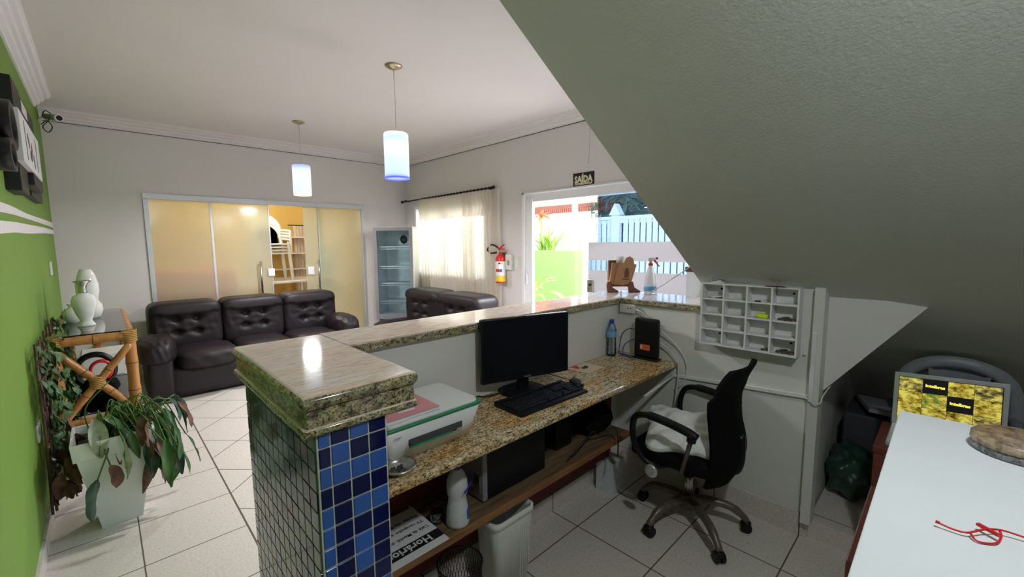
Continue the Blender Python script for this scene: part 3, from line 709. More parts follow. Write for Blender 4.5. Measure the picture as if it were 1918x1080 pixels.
MB().sheet(fall(4.36, 4.16, 5, 2.08, .05, .030, 1, XR-.10)).build('curtain_fold', M['curtain'], cu)
MB().sheet(fall(4.22, 3.86, 6, 2.08, .05, .022, 1)).build('curtain_panel', M['curtain'], cu)
vrows = fall(5.37, 3.80, 24, 2.075, 1.77, .020, .5, XR-.118)
for j in range(len(vrows[-1])):
    for kk in (-1, -2): p = vrows[kk][j]; vrows[kk][j] = (p[0], p[1], p[2]+.018*abs(sin(j*.13))*(1 if kk == -1 else .5))
MB().sheet(vrows).build('valance', M['curtain'], cu)
MB().sheet(fall(3.90, 3.72, 4, 2.09, .05, .020, 2, XR-.06)).build('curtain_panel', M['curtain'], cu)
for k in range(22):
    y = 5.34-k*.070; MB().lathe([(.013, -.006), (.018, 0), (.013, .006)], (XR-.08, y, 2.085+(5.34-y)*.01), 10, 'y', True).build('tab_ring', M['black'], cu)

# ---- extinguisher
ex = thing('fire_extinguisher', 'red fire extinguisher with yellow and white label on the right wall', 'fire extinguisher', (3.37, 3.73, .98))
cx, cy = 3.39, 3.70
MB().lathe([(.02, 0), (.058, .004), (.060, .02), (.060, .27), (.052, .305), (.03, .33), (.018, .34), (.018, .36)], (cx, cy, .98), 24).build('cylinder', M['exting'], ex)
lb = MB(); lb.slot(M['yellowlab']).lathe([(.0608, .02), (.0612, .021), (.0612, .085), (.0608, .086)], (cx, cy, .98), 24)
lb.slot(M['paper']).lathe([(.0608, .088), (.0612, .089), (.0612, .255), (.0608, .256)], (cx, cy, .98), 24)
lb.build('label_wrap', None, ex)
ic = MB()
for k, (a, z, mt) in enumerate(((205, .15, 'exting'), (232, .15, 'bluelab'), (180, .15, 'exting'), (215, .235, 'ink'), (240, .235, 'yellowlab'))):
    r_ = radians(a); ic.slot(M[mt]); ic.obox((cx+.061*cos(r_), cy+.061*sin(r_), .98+z), (.004, .024, .032 if k < 3 else .016), (0, 0, r_))
ic.build('label_icons', None, ex)
v = MB(); v.tube([(cx, cy, 1.34), (cx, cy, 1.375)], .013); v.build('valve', M['chrome'], ex)
v = MB(); v.obox((cx-.02, cy-.035, 1.385), (.02, .10, .010), (radians(8), 0, 0)); v.obox((cx-.01, cy-.03, 1.405), (.018, .11, .010), (radians(-32), 0, 0)); v.build('lever', M['exting'], ex)
MB().tube(smooth_pts([(cx, cy+.01, 1.37), (cx-.01, cy+.06, 1.41), (cx-.01, cy+.15, 1.43), (cx-.01, cy+.22, 1.37), (cx-.01, cy+.15, 1.33), (cx-.01, cy+.06, 1.34)]), .010, 8).build('hose', M['black'], ex)
MB().box(cx+.05, XR, cy-.02, cy+.02, 1.28, 1.34).build('wall_bracket', M['darkmetal'], ex)

sw = thing('wall_switch', 'white switch plate beside the entrance door', 'switch', (XR-.01, 3.48, 1.2), 0, 'wall switches')
MB().box(XR-.012, XR, 3.44, 3.52, 1.15, 1.28, .003).build('plate', M['plasticwhite'], sw)
for z in (1.19, 1.235): MB().box(XR-.018, XR-.011, 3.465, 3.495, z-.017, z+.017, .002).build('rocker', M['white'], sw)
ik = thing('alarm_box', 'white wall box with slots right of the fire extinguisher', 'alarm box', (XR-.03, 3.59, 1.14))
MB().box(XR-.05, XR, 3.545, 3.645, 1.14, 1.32, .008).build('housing', M['plasticwhite'], ik)
MB().box(XR-.053, XR-.049, 3.57, 3.60, 1.19, 1.25).build('display', M['fridge_frame'], ik)

# ---- exit sign
sg = thing('exit_sign', 'black and cream SAÍDA exit sign above the entrance', 'sign', (XR-.005, 2.56, 2.01))
MB().box(XR-.006, XR, 2.435, 2.685, 2.005, 2.128).build('sign_plate', M['ink'], sg)
MB().box(XR-.0065, XR-.0055, 2.44, 2.68, 2.01, 2.03).build('lower_border', M['ink'], sg)
Rw = (radians(90), 0, radians(-90))
cr = flat('cream_letters', (.80, .74, .50), .6)
text('lettering', 'SAÍDA', sg, (XR-.0065, 2.56, 2.062), Rw, .088, cr, .0005, .004, sx=.86)
text('lettering', 'DE EMERGÊNCIA', sg, (XR-.0070, 2.56, 2.020), Rw, .024, cr, .0005, .0012, sx=1.15)
tag(MB().tube([(XR-.004, 2.49, 2.62), (XR-.004, 2.495, 2.30), (XR-.005, 2.505, 2.20)], .0025, 6).build('wall_cable', M['plasticwhite']), 'thin white cable hanging down the wall above the exit sign', 'cable')

# ---- green wall: stripes, art, socket, camera
def stripe(name, top, bot):
    b = MB(); t = smooth_pts(top, 5); u = smooth_pts(bot, 5)
    rows = [[(XL+.001, p.y, p.z) for p in t], [(XL+.004, p.y, p.z) for p in t], [(XL+.004, p.y, p.z) for p in u], [(XL+.001, p.y, p.z) for p in u]]
    b.sheet(rows, False); return struct(b.build(name, M['stripe']))
stripe('trim_6', [(0, -1.5, 1.50), (0, .5, 1.58), (0, 2.9, 1.648), (0, 3.9, 1.650), (0, 5.0, 1.665), (0, 5.94, 1.675)], [(0, -1.5, 1.42), (0, .5, 1.52), (0, 2.9, 1.603), (0, 3.9, 1.618), (0, 5.0, 1.625), (0, 5.94, 1.628)])
stripe('trim_7', [(0, -1.5, 1.35), (0, .5, 1.48), (0, 2.9, 1.565), (0, 3.9, 1.585), (0, 5.0, 1.60), (0, 5.94, 1.605)], [(0, -1.5, 1.28), (0, .5, 1.40), (0, 2.9, 1.510), (0, 3.9, 1.530), (0, 5.0, 1.555), (0, 5.94, 1.570)])
art = thing('wall_sculpture', 'black wooden wall sculpture of layered blocks, rings and a white panel', 'wall art', (-.27, 3.4, 1.7))
for nm, x1_, y0_, y1_, z0_, z1_ in (('upper_block', -.255, 3.39, 3.72, 2.17, 2.32), ('far_block', -.275, 4.0, 4.75, 2.24, 2.37), ('long_block', -.245, 3.19, 3.50, 1.725, 2.14),
                                ('low_block', -.262, 3.86, 4.55, 1.755, 1.835), ('base_block', -.262, 2.74, 3.02, 1.90, 2.05)):
    MB().box(XL, x1_, y0_, y1_, z0_, z1_, .003).build(nm, M['ink'], art)
MB().box(-.300, -.222, 3.51, 4.0, 1.785, 1.85, .003).build('ledge', M['ink'], art)
MB().box(-.262, -.2585, 3.78, 4.08, 1.845, 1.875).build('white_inlay', M['paper'], art)
MB().box(-.275, -.2735, 4.06, 4.35, 2.28, 2.35).build('white_inlay', M['paper'], art)
MB().box(-.255, -.2535, 3.42, 3.50, 2.25, 2.30).build('brown_inlay', M['redwood'], art)
pnl = MB().box(-.2445, -.220, 3.09, 4.0, 1.855, 2.10, .002).build('white_panel', M['paper'], art)
for (y, z, l, ww, a) in ((3.27, 1.98, .19, .010, .12), (3.78, 1.98, .19, .010, -.1), (3.40, 2.00, .07, .020, .8), (3.50, 1.95, .08, .018, -.7), (3.60, 1.92, .07, .02, .5), (3.45, 1.93, .05, .02, 1.2)):
    MB().obox((-.2195, y, z), (.001, ww*2, l), (a, 0, 0)).build('brush_stroke', M['inkdark'], pnl)
MB().obox((-.2192, 3.52, 1.975), (.001, .06, .05), (.6, 0, 0)).build('painted_mark', flat('brown_ink', (.3, .12, .08), .6), pnl)
for (y, z, r1, sy_, x0_) in ((2.72, 1.945, .098, 1.35, -.262), (2.61, 1.812, .064, 1.75, -.262)):
    b = MB(); b.lathe([(r1, 0), (r1, .050), (r1*.74, .052), (r1*.68, .048), (r1*.68, 0)], (x0_, y, z), 36, 'x', True, sy_, 1); b.build('ring', M['black'], art)
MB().poly([(-.262, 2.74, 1.90), (-.262, 3.0, 1.90), (-.262, 3.08, 1.80)], (.02, 0, 0)).build('pointed_block', M['ink'], art)
wp = tag(B(XL, XL+.01, 4.55, 4.95, 2.30, 2.38, .002).build('wall_plaque', M['plasticwhite']), 'small cream plate high on the green wall beside the sculpture', 'plaque')
tag(B(XL, XL+.012, 5.02, 5.14, 1.22, 1.33, .003).build('wall_switch', M['plasticwhite']), 'white switch plate on the green wall above the bamboo table', 'switch', 'wall switches')
tag(B(XL, XL+.010, 3.12, 3.23, .47, .56, .003).build('wall_outlet', M['plasticwhite']), 'white outlet plate low on the green wall beside the trellis', 'outlet')
cc = thing('security_camera', 'bullet security camera with loose cables in the top left corner', 'security camera', (-.24, 5.6, 2.5))
q0 = Vector((-.245, 5.72, 2.605)); q1 = Vector((-.10, 5.42, 2.55))
d = (q1-q0).normalized()
MB().tube([q0, q0+d*.17], .026, 18).build('housing', flat('grey_green_housing', (.33, .40, .26), .4), cc)
MB().tube([q0+d*.165, q0+d*.20], .031, 18).build('front_ring', M['white'], cc)
MB().tube([q0+d*.199, q0+d*.203], .022, 18).build('lens', M['black'], cc)
MB().tube([q0+d*.02, q0+Vector((-.05, .05, -.02)), (XL+.001, 5.82, 2.57)], .012, 10).build('mount_arm', M['white'], cc)
MB().tube(smooth_pts([(-.28, 5.8, 2.60), (-.25, 5.7, 2.65), (-.21, 5.62, 2.61), (-.23, 5.6, 2.55), (-.27, 5.65, 2.50), (-.24, 5.66, 2.46), (-.21, 5.6, 2.50), (-.24, 5.62, 2.55), (-.28, 5.7, 2.53)]), .004, 6).build('cable_loop', M['cableblack'], cc)

# ---- bamboo console table
bt = thing('bamboo_table', 'tall bamboo console table with crossed canes and glass top', 'table', (-.07, 4.3, 0))
x0, x1, y0, y1, zt = -.238, .095, 3.62, 5.0, .885
def cane(name, a, b_, r=.026):
    a, b_ = Vector(a), Vector(b_); n = max(2, int((b_-a).length/.17))
    pts, rs = [], []
    for k in range(n*4+1):
        t = k/(n*4); pts.append(a.lerp(b_, t)); rs.append(r*(1.10 if k % 4 == 0 and 0 < k < n*4 else 1.0 if k % 4 == 2 else .985))
    mb = MB(); mb.slot(M['bamboo']).tube(pts, rs, 12)
    mb.slot(M['bamboo_node'])
    for k in range(1, n): c = a.lerp(b_, k/n); dd = (b_-a).normalized()*.003; mb.tube([c-dd, c+dd], r*1.105, 12)
    return mb.build(name, None, bt)
for x in (x0, x1):
    for y in (y0, y1): cane('leg', (x, y, 0), (x, y, zt), .030)
for y in (y0, y1):
    cane('top_rail', (x0, y, zt), (x1, y, zt), .027)
    cane('cross_cane', (x0, y, zt-.05), (x1, y, .40), .021); cane('cross_cane', (x1, y-.02, zt-.05), (x0, y-.02, .40), .021)
for x in (x0, x1): cane('top_rail', (x, y0, zt), (x, y1, zt), .027); cane('side_rail', (x, y0, .40), (x, y1, .40), .020)
cane('lower_rail', (x0, y0, .385), (x1, y0, .385), .020)
for (x, y, z) in ((x0, y0, zt), (x1, y0, zt), ((x0+x1)/2, y0-.01, .62), (x0, y0, .39), (x1, y0, .39)):
    b = MB()
    for k in range(7): b.lathe([(.036, -.004), (.039, 0), (.036, .004)], (x, y, z-.035+k*.011), 14, 'z', True)
    b.build('cane_binding', M['cane'], bt)
MB().box(x0+.01, x1-.01, y0+.01, y1-.01, zt+.0275, zt+.0345, .001, 1).build('glass_top', M['table_glass'], bt)
MB().box(x0, x1, y0, y1, .42, .427).build('lower_glass', M['table_glass'], bt)
zv = zt+.035
v1 = thing('vase', 'white baluster vase with flared silver lip, the front one on the glass table', 'vase', (-.10, 4.02, zv), 0, 'white vases')
MB().lathe([(.03, 0), (.058, 0), (.060, .008), (.045, .025), (.040, .04), (.060, .08), (.082, .14), (.084, .17), (.070, .20), (.040, .215), (.030, .222), (.025, .23), (.02, .22), (.02, .05)], (-.10, 4.02, zv), 36, sx=.76, sy=.76).build('body', M['ceramic'], v1)
MB().lathe([(.030, .218), (.026, .235), (.026, .262), (.036, .285), (.062, .300), (.060, .302), (.032, .288), (.020, .27), (.020, .23)], (-.10, 4.02, zv), 36, closed=True, sx=.78, sy=.78).build('neck', M['silver'], v1)
v2 = tag(MB().lathe([(.06, 0), (.085, .02), (.10, .06), (.095, .10), (.07, .13), (.075, .16), (.085, .20), (.085, .25), (.065, .32), (.045, .36), (.040, .365), (.036, .36), (.05, .30)], (-.085, 4.42, zv), 36, sx=.74, sy=.74).build('vase', M['ceramic']), 'tall white ribbed vase behind the silver-lipped vase', 'vase', 'white vases')
v3 = tag(MB().lathe([(.05, 0), (.08, .03), (.085, .07), (.05, .10), (.03, .11), (.045, .13), (.04, .135), (.02, .11)], (-.165, 4.26, zv), 30, sx=.66, sy=.66).build('vase', M['ceramic']), 'squat round white vase against the wall behind the other two', 'vase', 'white vases')
# coiled hose-like bag behind the cross
rg = thing('black_red_bag', 'black bag with looped black and red straps hanging behind the crossed canes', 'bag', (-.08, 4.1, .43))
b = MB(); b.lathe([(.095, -.018), (.115, 0), (.095, .018), (.080, 0)], (-.085, 4.05, .60), 32, 'y', True, 1, 1.15); b.build('black_loop', M['black'], rg)
b = MB(); b.lathe([(.052, -.012), (.064, 0), (.052, .012), (.045, 0)], (-.055, 4.03, .60), 28, 'y', True, 1, 1.2); b.build('red_loop', M['red'], rg)
b = MB(); b.puff((-.07, 4.06, .485), (.20, .14, .12), 10, 2.6, wrinkle(.06, 9)); b.build('bag_body', M['blackmatte'], rg)
tag(B(-.17, .10, 4.55, 4.85, .428, .62, .01).build('storage_box', M['plasticwhite']), 'pale storage box on the lower shelf of the bamboo table', 'box')

# ---- twig trellis with ivy
tr = thing('ivy_trellis', 'twig trellis overgrown with trailing ivy and dry leaves against the green wall', 'trellis', (-.27, 3.6, 0))
tw = MB(); tw.slot(M['twig'])
for k in range(30):
    y = 3.08+k*.046; top = .92+.05*sin(k*1.7); tw.tube([(-.275+.008*sin(k), y, .10+.03*sin(k*2.1)), (-.265, y+.02*sin(k), .5), (-.268, y+.03*cos(k*1.3), top)], [.0065, .006, .005], 6)
for z in (.25, .45, .62, .78, .88): tw.tube([(-.262, 3.06, z), (-.258, 3.8, z+.01), (-.262, 4.44, z)], .006, 6)
for k in range(12):
    y = 3.1+k*.11; tw.tube([(-.255, y, .15), (-.25, y+.30, .85)], .005, 6)
tw.build('twigs', None, tr)
def leafmesh(mb, base, dirv, length, width, droop=0.3, fold=0.25, roll=0.0, n=7, curl=0):
    """lance-shaped leaf along a drooping path"""
    base = Vector(base); d = Vector(dirv).normalized(); p = base.copy(); rows = []
    side = d.cross(Vector((0, 0, 1)))
    if side.length < .1: side = Vector((1, 0, 0))
    side.normalize(); side = Matrix.Rotation(roll, 3, d) @ side
    for k in range(n+1):
        t = k/n; w_ = width*(sin(pi*min(1, t*.93+.04))**.8)*(1-.25*t)/2
        nrm = side.cross(d).normalized()
        wob = .10*width*sin(t*9+curl)
        rows.append([p-side*w_+nrm*(w_*fold*1.6+wob), p-side*w_*.5+nrm*w_*fold*.5, p, p+side*w_*.5+nrm*w_*fold*.5, p+side*w_+nrm*(w_*fold*1.6-wob)])
        p = p+d*(length/n); d = (d+Vector((0, 0, -droop))*(1/n)*3+side*curl*.04).normalized()
        side = (side-d*side.dot(d)).normalized()
    mb.sheet(rows)
def ivy(mb, p, s):
    a = random.uniform(0, 2*pi); b_ = random.uniform(-.6, .6)
    pts = [(0, 0), (.5, .25), (.35, .5), (.25, .9), (0, 1.1), (-.25, .9), (-.35, .5), (-.5, .25)]
    n = Vector((1, random.uniform(-.6, .6), random.uniform(-.3, .8))).normalized(); u = n.orthogonal().normalized(); u = Matrix.Rotation(a, 3, n) @ u; v = n.cross(u)
    c = mb.bm.verts.new(Vector(p)+n*s*.15+v*s*.5); vs = [mb.bm.verts.new(Vector(p)+u*x*s+v*y*s) for x, y in pts]
    mb._tag([mb.bm.faces.new((c, vs[i], vs[(i+1) % 8])) for i in range(8)])
iv = MB()
for k in range(620):
    y = random.uniform(3.08, 4.45); z = random.uniform(.12, .95)*(1 if random.random() < .8 else .8)
    iv.slot(M['ivy'] if random.random() < .8 else M['leaf']); ivy(iv, (-.255+random.uniform(0, .07), y, z), random.uniform(.03, .066))
o = iv.build('ivy_leaves', None, tr); o['kind'] = 'stuff'
bl = MB(); bl.slot(M['leaf_brown'])
for k in range(26): leafmesh(bl, (-.215+random.uniform(-.03, .05), random.uniform(3.05, 3.5), random.uniform(.22, .50)), (random.uniform(-.3, .5), random.uniform(-.5, .5), -1), random.uniform(.09, .17), .06, .2, .5, random.uniform(0, 3), 6, random.uniform(-2, 2))
o = bl.build('dry_leaves', None, tr); o['kind'] = 'stuff'

# ---- planter with peace lily
pp = thing('potted_plant', 'white tapered square planter with a wilting peace lily', 'potted plant', (-.03, 3.03, 0))
cxp, cyp = -.022, 3.035
def ring4(h, z): return [(cxp-h, cyp-h, z), (cxp+h, cyp-h, z), (cxp+h, cyp+h, z), (cxp-h, cyp+h, z)]
pm = MB(); H_ = [(.080, 0), (.140, .40), (.152, .405), (.158, .492), (.148, .492), (.142, .43), (.132, .40)]
rows_ = [[pm.bm.verts.new(p) for p in ring4(h, z)] for h, z in H_]; fs = []
for a, b_ in zip(rows_, rows_[1:]):
    for j in range(4): fs.append(pm.bm.faces.new((a[j], a[(j+1) % 4], b_[(j+1) % 4], b_[j])))
fs.append(pm.bm.faces.new(rows_[0][::-1])); bmesh.ops.recalc_face_normals(pm.bm, faces=fs)
pm.build('planter', M['pot'], pp)
MB().box(cxp-.135, cxp+.135, cyp-.135, cyp+.135, .39, .45).build('soil', M['soil'], pp)
def stem_leaf(stems, p0, p1, p2, leafdir, L, W, mat, droop=.4, roll=0, fold=.3):
    stems.tube(smooth_pts([p0, p1, p2], 5), .0035, 6)
    lm = MB(); lm.slot(mat); leafmesh(lm, p2, leafdir, L, W, droop, fold, roll, 9, random.uniform(-1.5, 1.5)); return lm
st = MB(); leaves = []
rnd = random.Random(3)
top = Vector((cxp, cyp, .42))
for k in range(95):
    heavy = k < 66
    a = rnd.uniform(-1.25, .75) if heavy else rnd.uniform(0, 2*pi)   # most stems lean over the +x side
    R1 = rnd.uniform(.06, .24) if heavy else rnd.uniform(.02, .13)
    b0 = top+Vector((rnd.uniform(-.06, .10), rnd.uniform(-.08, .08), .02))
    dirv = Vector((cos(a), sin(a), 0))
    p1 = b0+dirv*R1*.5+Vector((0, 0, rnd.uniform(.07, .19))); p2 = b0+dirv*R1+Vector((0, 0, rnd.uniform(-.10, .16)))
    leaves.append((b0, p1, p2, dirv*.30+Vector((rnd.uniform(-.25, .25), rnd.uniform(-.25, .25), -1.0)), rnd.uniform(.13, .25), rnd.uniform(.035, .062), rnd.choice(['leaf', 'leaf_brown', 'leaf_blue', 'leaf_blue', 'leaf_blue', 'leaf_brown', 'leaf', 'leaf_pale' if rnd.random() < .3 else 'leaf_blue']), rnd.uniform(-1.4, 1.4)))
special = [((-.08, 2.95, .42), (-.08, 2.93, .56), (-.085, 2.90, .60), (.1, -.2, -1), .20, .085, 'leaf_pale', .3),
           ((-.02, 2.95, .42), (-.02, 2.93, .58), (-.05, 2.90, .60), (.55, -.1, -.7), .22, .075, 'leaf', .2),
           ((-.05, 2.93, .44), (-.06, 2.865, .44), (-.045, 2.85, .36), (.35, -.05, -1), .12, .07, 'leaf_brown', .9),
           ((-.05, 2.93, .44), (-.05, 2.86, .43), (-.095, 2.845, .31), (-.25, -.05, -1), .20, .075, 'leaf_blue', 1.0),
           ((.10, 3.0, .44), (.22, 2.98, .42), (.21, 2.97, .32), (.1, 0, -1), .20, .065, 'leaf', .6),
           ((.10, 3.0, .44), (.19, 2.92, .44), (.165, 2.90, .26), (.05, 0, -1), .13, .06, 'leaf', .6),
           ((.08, 2.95, .44), (.14, 2.90, .45), (.12, 2.88, .40), (-.1, 0, -1), .26, .06, 'leaf_brown', .3),
           ((.0, 3.0, .42), (.02, 2.95, .53), (.04, 2.93, .50), (.5, -.3, -.4), .13, .07, 'leaf_blue', 0),
           ((-.1, 3.1, .42), (-.12, 3.1, .60), (-.02, 3.14, .72), (.4, 0, .4), .08, .02, 'leaf', 0)]
for s_ in special: leaves.append((Vector(s_[0]), Vector(s_[1]), Vector(s_[2]), Vector(s_[3]), *s_[4:]))
lms = []
for (b0, p1, p2, dv, L, W, mt, ro) in leaves:
    lms.append((stem_leaf(st, b0, p1, p2, dv, L, W, M[mt], .35, ro), mt))
st.build('stems', flat('leaf_stalk', (.06, .14, .02), .5, var=.3), pp)
for lm, mt in lms: lm.build({'leaf_brown': 'withered_leaf', 'leaf_pale': 'pale_leaf'}.get(mt, 'leaf'), None, pp)

# ================================================================ on the desk
# monitor
mo = thing('computer_monitor', 'black flat computer monitor switched off on the granite desk', 'monitor', (1.402, 1.375, .75), radians(-16.5))
MB().lathe([(.005, .012), (.10, .012), (.118, .006), (.12, 0), (.002, 0)][::-1], (0, .01, 0), 36).build('base', M['black'], mo, True)
MB().box(-.028, .028, .0, .022, .008, .16, .004).build('stand', M['black'], mo, True)
hs = MB().box(-.232, .232, -.035, -.006, .072, .366, .006).build('housing', M['black'], mo, True)
MB().box(-.222, .222, -.0362, -.0345, .092, .357).build('screen', M['screenoff'], hs, True)
MB().box(-.12, .12, -.007, .02, .09, .28, .01).build('rear_cover', M['black'], mo, True)
text('brand_lettering', 'PHILIPS', mo, (0, -.0362, .081), (radians(90), 0, 0), .011, M['alu'], .0003)
# keyboard
kb = thing('keyboard', 'black full-size keyboard in front of the monitor', 'keyboard', (1.383, 1.237, .75), radians(-2))
k_ = MB(); k_.poly([(-.215, -.085, 0), (-.215, -.085, .010), (-.215, .085, .020), (-.215, .085, 0)], (.43, 0, 0)); k_.build('case', M['black'], kb, True)
keym = flat('keycap_plastic', (.010, .010, .012), .5, spec=.3)
ks = MB()
def key(x, y, w_=.0165): z = .012+(y+.085)*.059; ks.box(x-w_/2, x+w_/2, y-.0075, y+.0075, z-.003, z+.005, .0015, 1)
for r in range(6):
    y = .068-.026*r if r < 1 else .048-.0195*r+.0
    for c in range(15):
        if r == 5 and 3 < c < 10:
            continue
        key(-.203+c*.0185+(.004*r if c < 14 else 0)*.5, y)
    for c in range(3):
        if r in (0, 1, 2) or (r == 4 and c == 1) or r == 5: key(.090+c*.0185, y)
    for c in range(4):
        if r > 0 or c < 3: key(.150+c*.0175, y, .0155)
ks.build('keycaps', keym, kb, True)
ks = MB(); key(-.203+6.5*.0185, .048-.0195*5, .105); ks.build('space_bar', keym, kb, True)
# mouse
ms = thing('computer_mouse', 'black computer mouse behind the right end of the keyboard', 'mouse', (1.625, 1.235, .75), radians(-35))
MB().puff((0, 0, .016), (.062, .112, .036), 12, 2.6, lambda p: Vector((p.x, p.y, max(p.z, -.75)*(1-.15*p.y)))).build('body', M['black'], ms, True)
MB().lathe([(.006, -.003), (.010, 0), (.006, .003)], (0, .035, .032), 12, 'x', True).build('scroll_wheel', M['fridge_frame'], ms, True)
MB().tube(smooth_pts([(0, .055, .012), (-.03, .12, .006), (-.10, .17, .02), (-.12, .23, .04)]), .002, 6).build('cable', M['cableblack'], ms, True)

# printer
pn = thing('printer', 'white inkjet printer with green trim beside the tiled pillar', 'printer', (.80, 1.28, .75))
def prism_box(x0, x1, y0, y1, z0, z1, inset, r=.03):
    mb = MB(); N = 6
    def loop(x0, x1, y0, y1, z, r):
        out = []
        for cx_, cy_, a0 in ((x1-r, y1-r, 0), (x0+r, y1-r, 90), (x0+r, y0+r, 180), (x1-r, y0+r, 270)):
            for k in range(N+1): a = radians(a0+90*k/N); out.append((cx_+r*cos(a), cy_+r*sin(a), z))
        return out
    lo = loop(x0+inset, x1-inset, y0+inset*.8, y1-.005, z0, r); hi = loop(x0, x1, y0, y1, z1, r)
    a = [mb.bm.verts.new(p) for p in lo]; b_ = [mb.bm.verts.new(p) for p in hi]; n = len(a)
    fs = [mb.bm.faces.new(a[::-1]), mb.bm.faces.new(b_)]+[mb.bm.faces.new((a[i], a[(i+1) % n], b_[(i+1) % n], b_[i])) for i in range(n)]
    for f in fs[2:]: f.smooth = True
    mb.ed = fs; return mb
prism_box(.575, .972, 1.165, 1.445, .752, .868, .035, .028).build('body', M['printer'], pn)
prism_box(.572, .975, 1.162, 1.449, .8685, .8755, .0, .030).build('green_trim', M['pgreen'], pn)
lid = prism_box(.585, .958, 1.172, 1.425, .8755, .886, -.002, .028).build('scanner_lid', M['printer'], pn)
sl = MB(); sl.obox((.775, 1.1745, .812), (.215, .012, .030), (radians(-14), 0, 0), .005); sl.build('paper_slot', M['inkdark'], pn)
sl = MB(); sl.obox((.75, 1.168, .800), (.165, .010, .006), (radians(-14), 0, 0)); sl.build('green_tray', M['pgreen'], pn)
sl = MB(); sl.obox((.868, 1.171, .806), (.030, .008, .012), (radians(-14), 0, 0), .001); sl.build('tray_latch', M['printer'], pn)
text('model_lettering', 'DeskJet', pn, (.625, 1.164, .846), (radians(76), 0, 0), .008, M['fridge_frame'], .0003)
sp_ = MB(); sp_.obox((.665, 1.183, .805), (.0012, .004, .10), (radians(-14), radians(18), 0)); sp_.build('body_seam', M['fridge_frame'], pn)
def notebook(label, z0, z1, cov, rz, x, y):
    t = thing('notebook', label, 'notebook', (x, y, z0), rz, 'notebooks on the printer')
    MB().box(-.10, .10, -.085, .085, .0015, z1-z0-.0015).build('pages', M['paper'], t, True)
    MB().box(-.102, .102, -.087, .087, z1-z0-.0015, z1-z0, 0).build('cover', cov, t, True)
    MB().box(-.102, .102, -.087, .087, 0, .0015, 0).build('back_cover', M['paper'], t, True)
    return t
notebook('thin white notebook, lower of the two lying on the printer', .886, .893, M['paper'], radians(3), .688, 1.262)
nb = notebook('pink-covered notebook, upper of the two lying on the printer', .893, .903, M['pink'], radians(0), .688, 1.262)
MB().lathe([(.001, .0), (.008, .0), (.008, .0006), (.001, .0006)], (.045, .01, .0100), 18).build('round_logo', M['bluelab'], nb, True)
MB().box(-.03, .03, -.05, -.04, .0101, .0106).build('title_bar', M['paper'], nb, True)

# ashtray
ah = thing('ashtray', 'round steel ashtray at the near end of the desk', 'ashtray', (.615, 1.150, .75))
MB().lathe([(.002, .003), (.035, .003), (.040, .010), (.048, .018), (.055, .019), (.056, .016), (.050, .012), (.042, 0), (.002, 0)], (.615, 1.150, .75), 32, closed=True).build('dish', M['chrome'], ah)
b = MB()
for k in range(14): b.obox((.615+random.uniform(-.02, .02), 1.150+random.uniform(-.02, .02), .756), (.008, .004, .003), (0, 0, random.uniform(0, 3)))
b.build('ash', M['inkdark'], ah)['kind'] = 'stuff'

# water bottle
wbt = thing('water_bottle', 'clear plastic water bottle with blue cap near the desk corner', 'bottle', (2.235, 1.435, .75))
c = (2.235, 1.43, .75)
MB().lathe([(.02, 0), (.028, .003), (.030, .02), (.027, .03), (.030, .045), (.027, .06), (.029, .075), (.026, .10), (.029, .12), (.030, .15), (.029, .17), (.020, .195), (.012, .205), (.012, .215)], c, 24).build('bottle_body', M['water'], wbt)
MB().lathe([(.0305, .118), (.0312, .12), (.0312, .155), (.0305, .157)], c, 24).build('bottle_label', flat('pale_blue_label', (.18, .42, .68), .4), wbt)
MB().lathe([(.0140, .204), (.0142, .206), (.0142, .225), (.012, .228)], c, 20).build('bottle_cap', M['bluecap'], wbt)

# router
ro = thing('wifi_router', 'upright black router with orange label at the far end of the desk', 'router', (2.315, 1.235, .75))
MB().box(2.28, 2.345, 1.155, 1.315, .75, .762, .005).build('foot', M['black'], ro)
b = MB(); b.box(2.292, 2.332, 1.158, 1.312, .760, .998, .016, 4).build('housing', M['black'], ro)
MB().box(2.2905, 2.293, 1.205, 1.268, .808, .842).build('orange_label', flat('orange_sticker', (.80, .13, .04), .5), ro)
MB().box(2.2900, 2.2915, 1.255, 1.264, .815, .836).build('label_print', M['paper'], ro)
tag(MB().tube(smooth_pts([(2.335, 1.30, .90), (2.34, 1.36, .915), (2.33, 1.41, .88), (2.32, 1.425, .80), (2.31, 1.42, .757), (2.30, 1.37, .756), (2.29, 1.30, .756)]), .0025, 6).build('power_cable', M['cableblack']), 'black cable looping left from the router', 'cable', 'router cables')
tag(MB().tube(smooth_pts([(2.335, 1.31, .85), (2.335, 1.35, .845), (2.32, 1.39, .81), (2.30, 1.385, .76), (2.28, 1.33, .757), (2.26, 1.29, .757), (2.27, 1.35, .757), (2.29, 1.40, .757), (2.31, 1.43, .76)]), .003, 6).build('network_cable', M['cableblue']), 'blue network cable coiled beside the router', 'cable', 'router cables')
tag(MB().tube(smooth_pts([(2.335, 1.16, .93), (2.355, 1.08, .86), (2.365, 1.03, .79), (2.365, 1.01, .72), (2.36, 1.03, .64), (2.35, 1.07, .60)]), .004, 6).build('white_cable', M['cablewhite']), 'thick white cable running from router down over the desk end', 'cable', 'router cables')
tag(MB().tube(smooth_pts([(2.335, 1.16, .86), (2.345, 1.11, .82), (2.35, 1.06, .76), (2.352, 1.055, .70), (2.35, 1.06, .60), (2.35, 1.07, .50)]), .0035, 6).build('white_cable', M['cablewhite']), 'thin white cable hanging straight down past the desk edge', 'cable', 'router cables')
ou = thing('wall_outlet', 'white socket box just under the bar top in the corner', 'outlet', (2.37, 1.40, 1.01))
MB().box(2.352, 2.38, 1.345, 1.45, 1.008, 1.062, .003).build('socket_plate', M['plasticwhite'], ou)
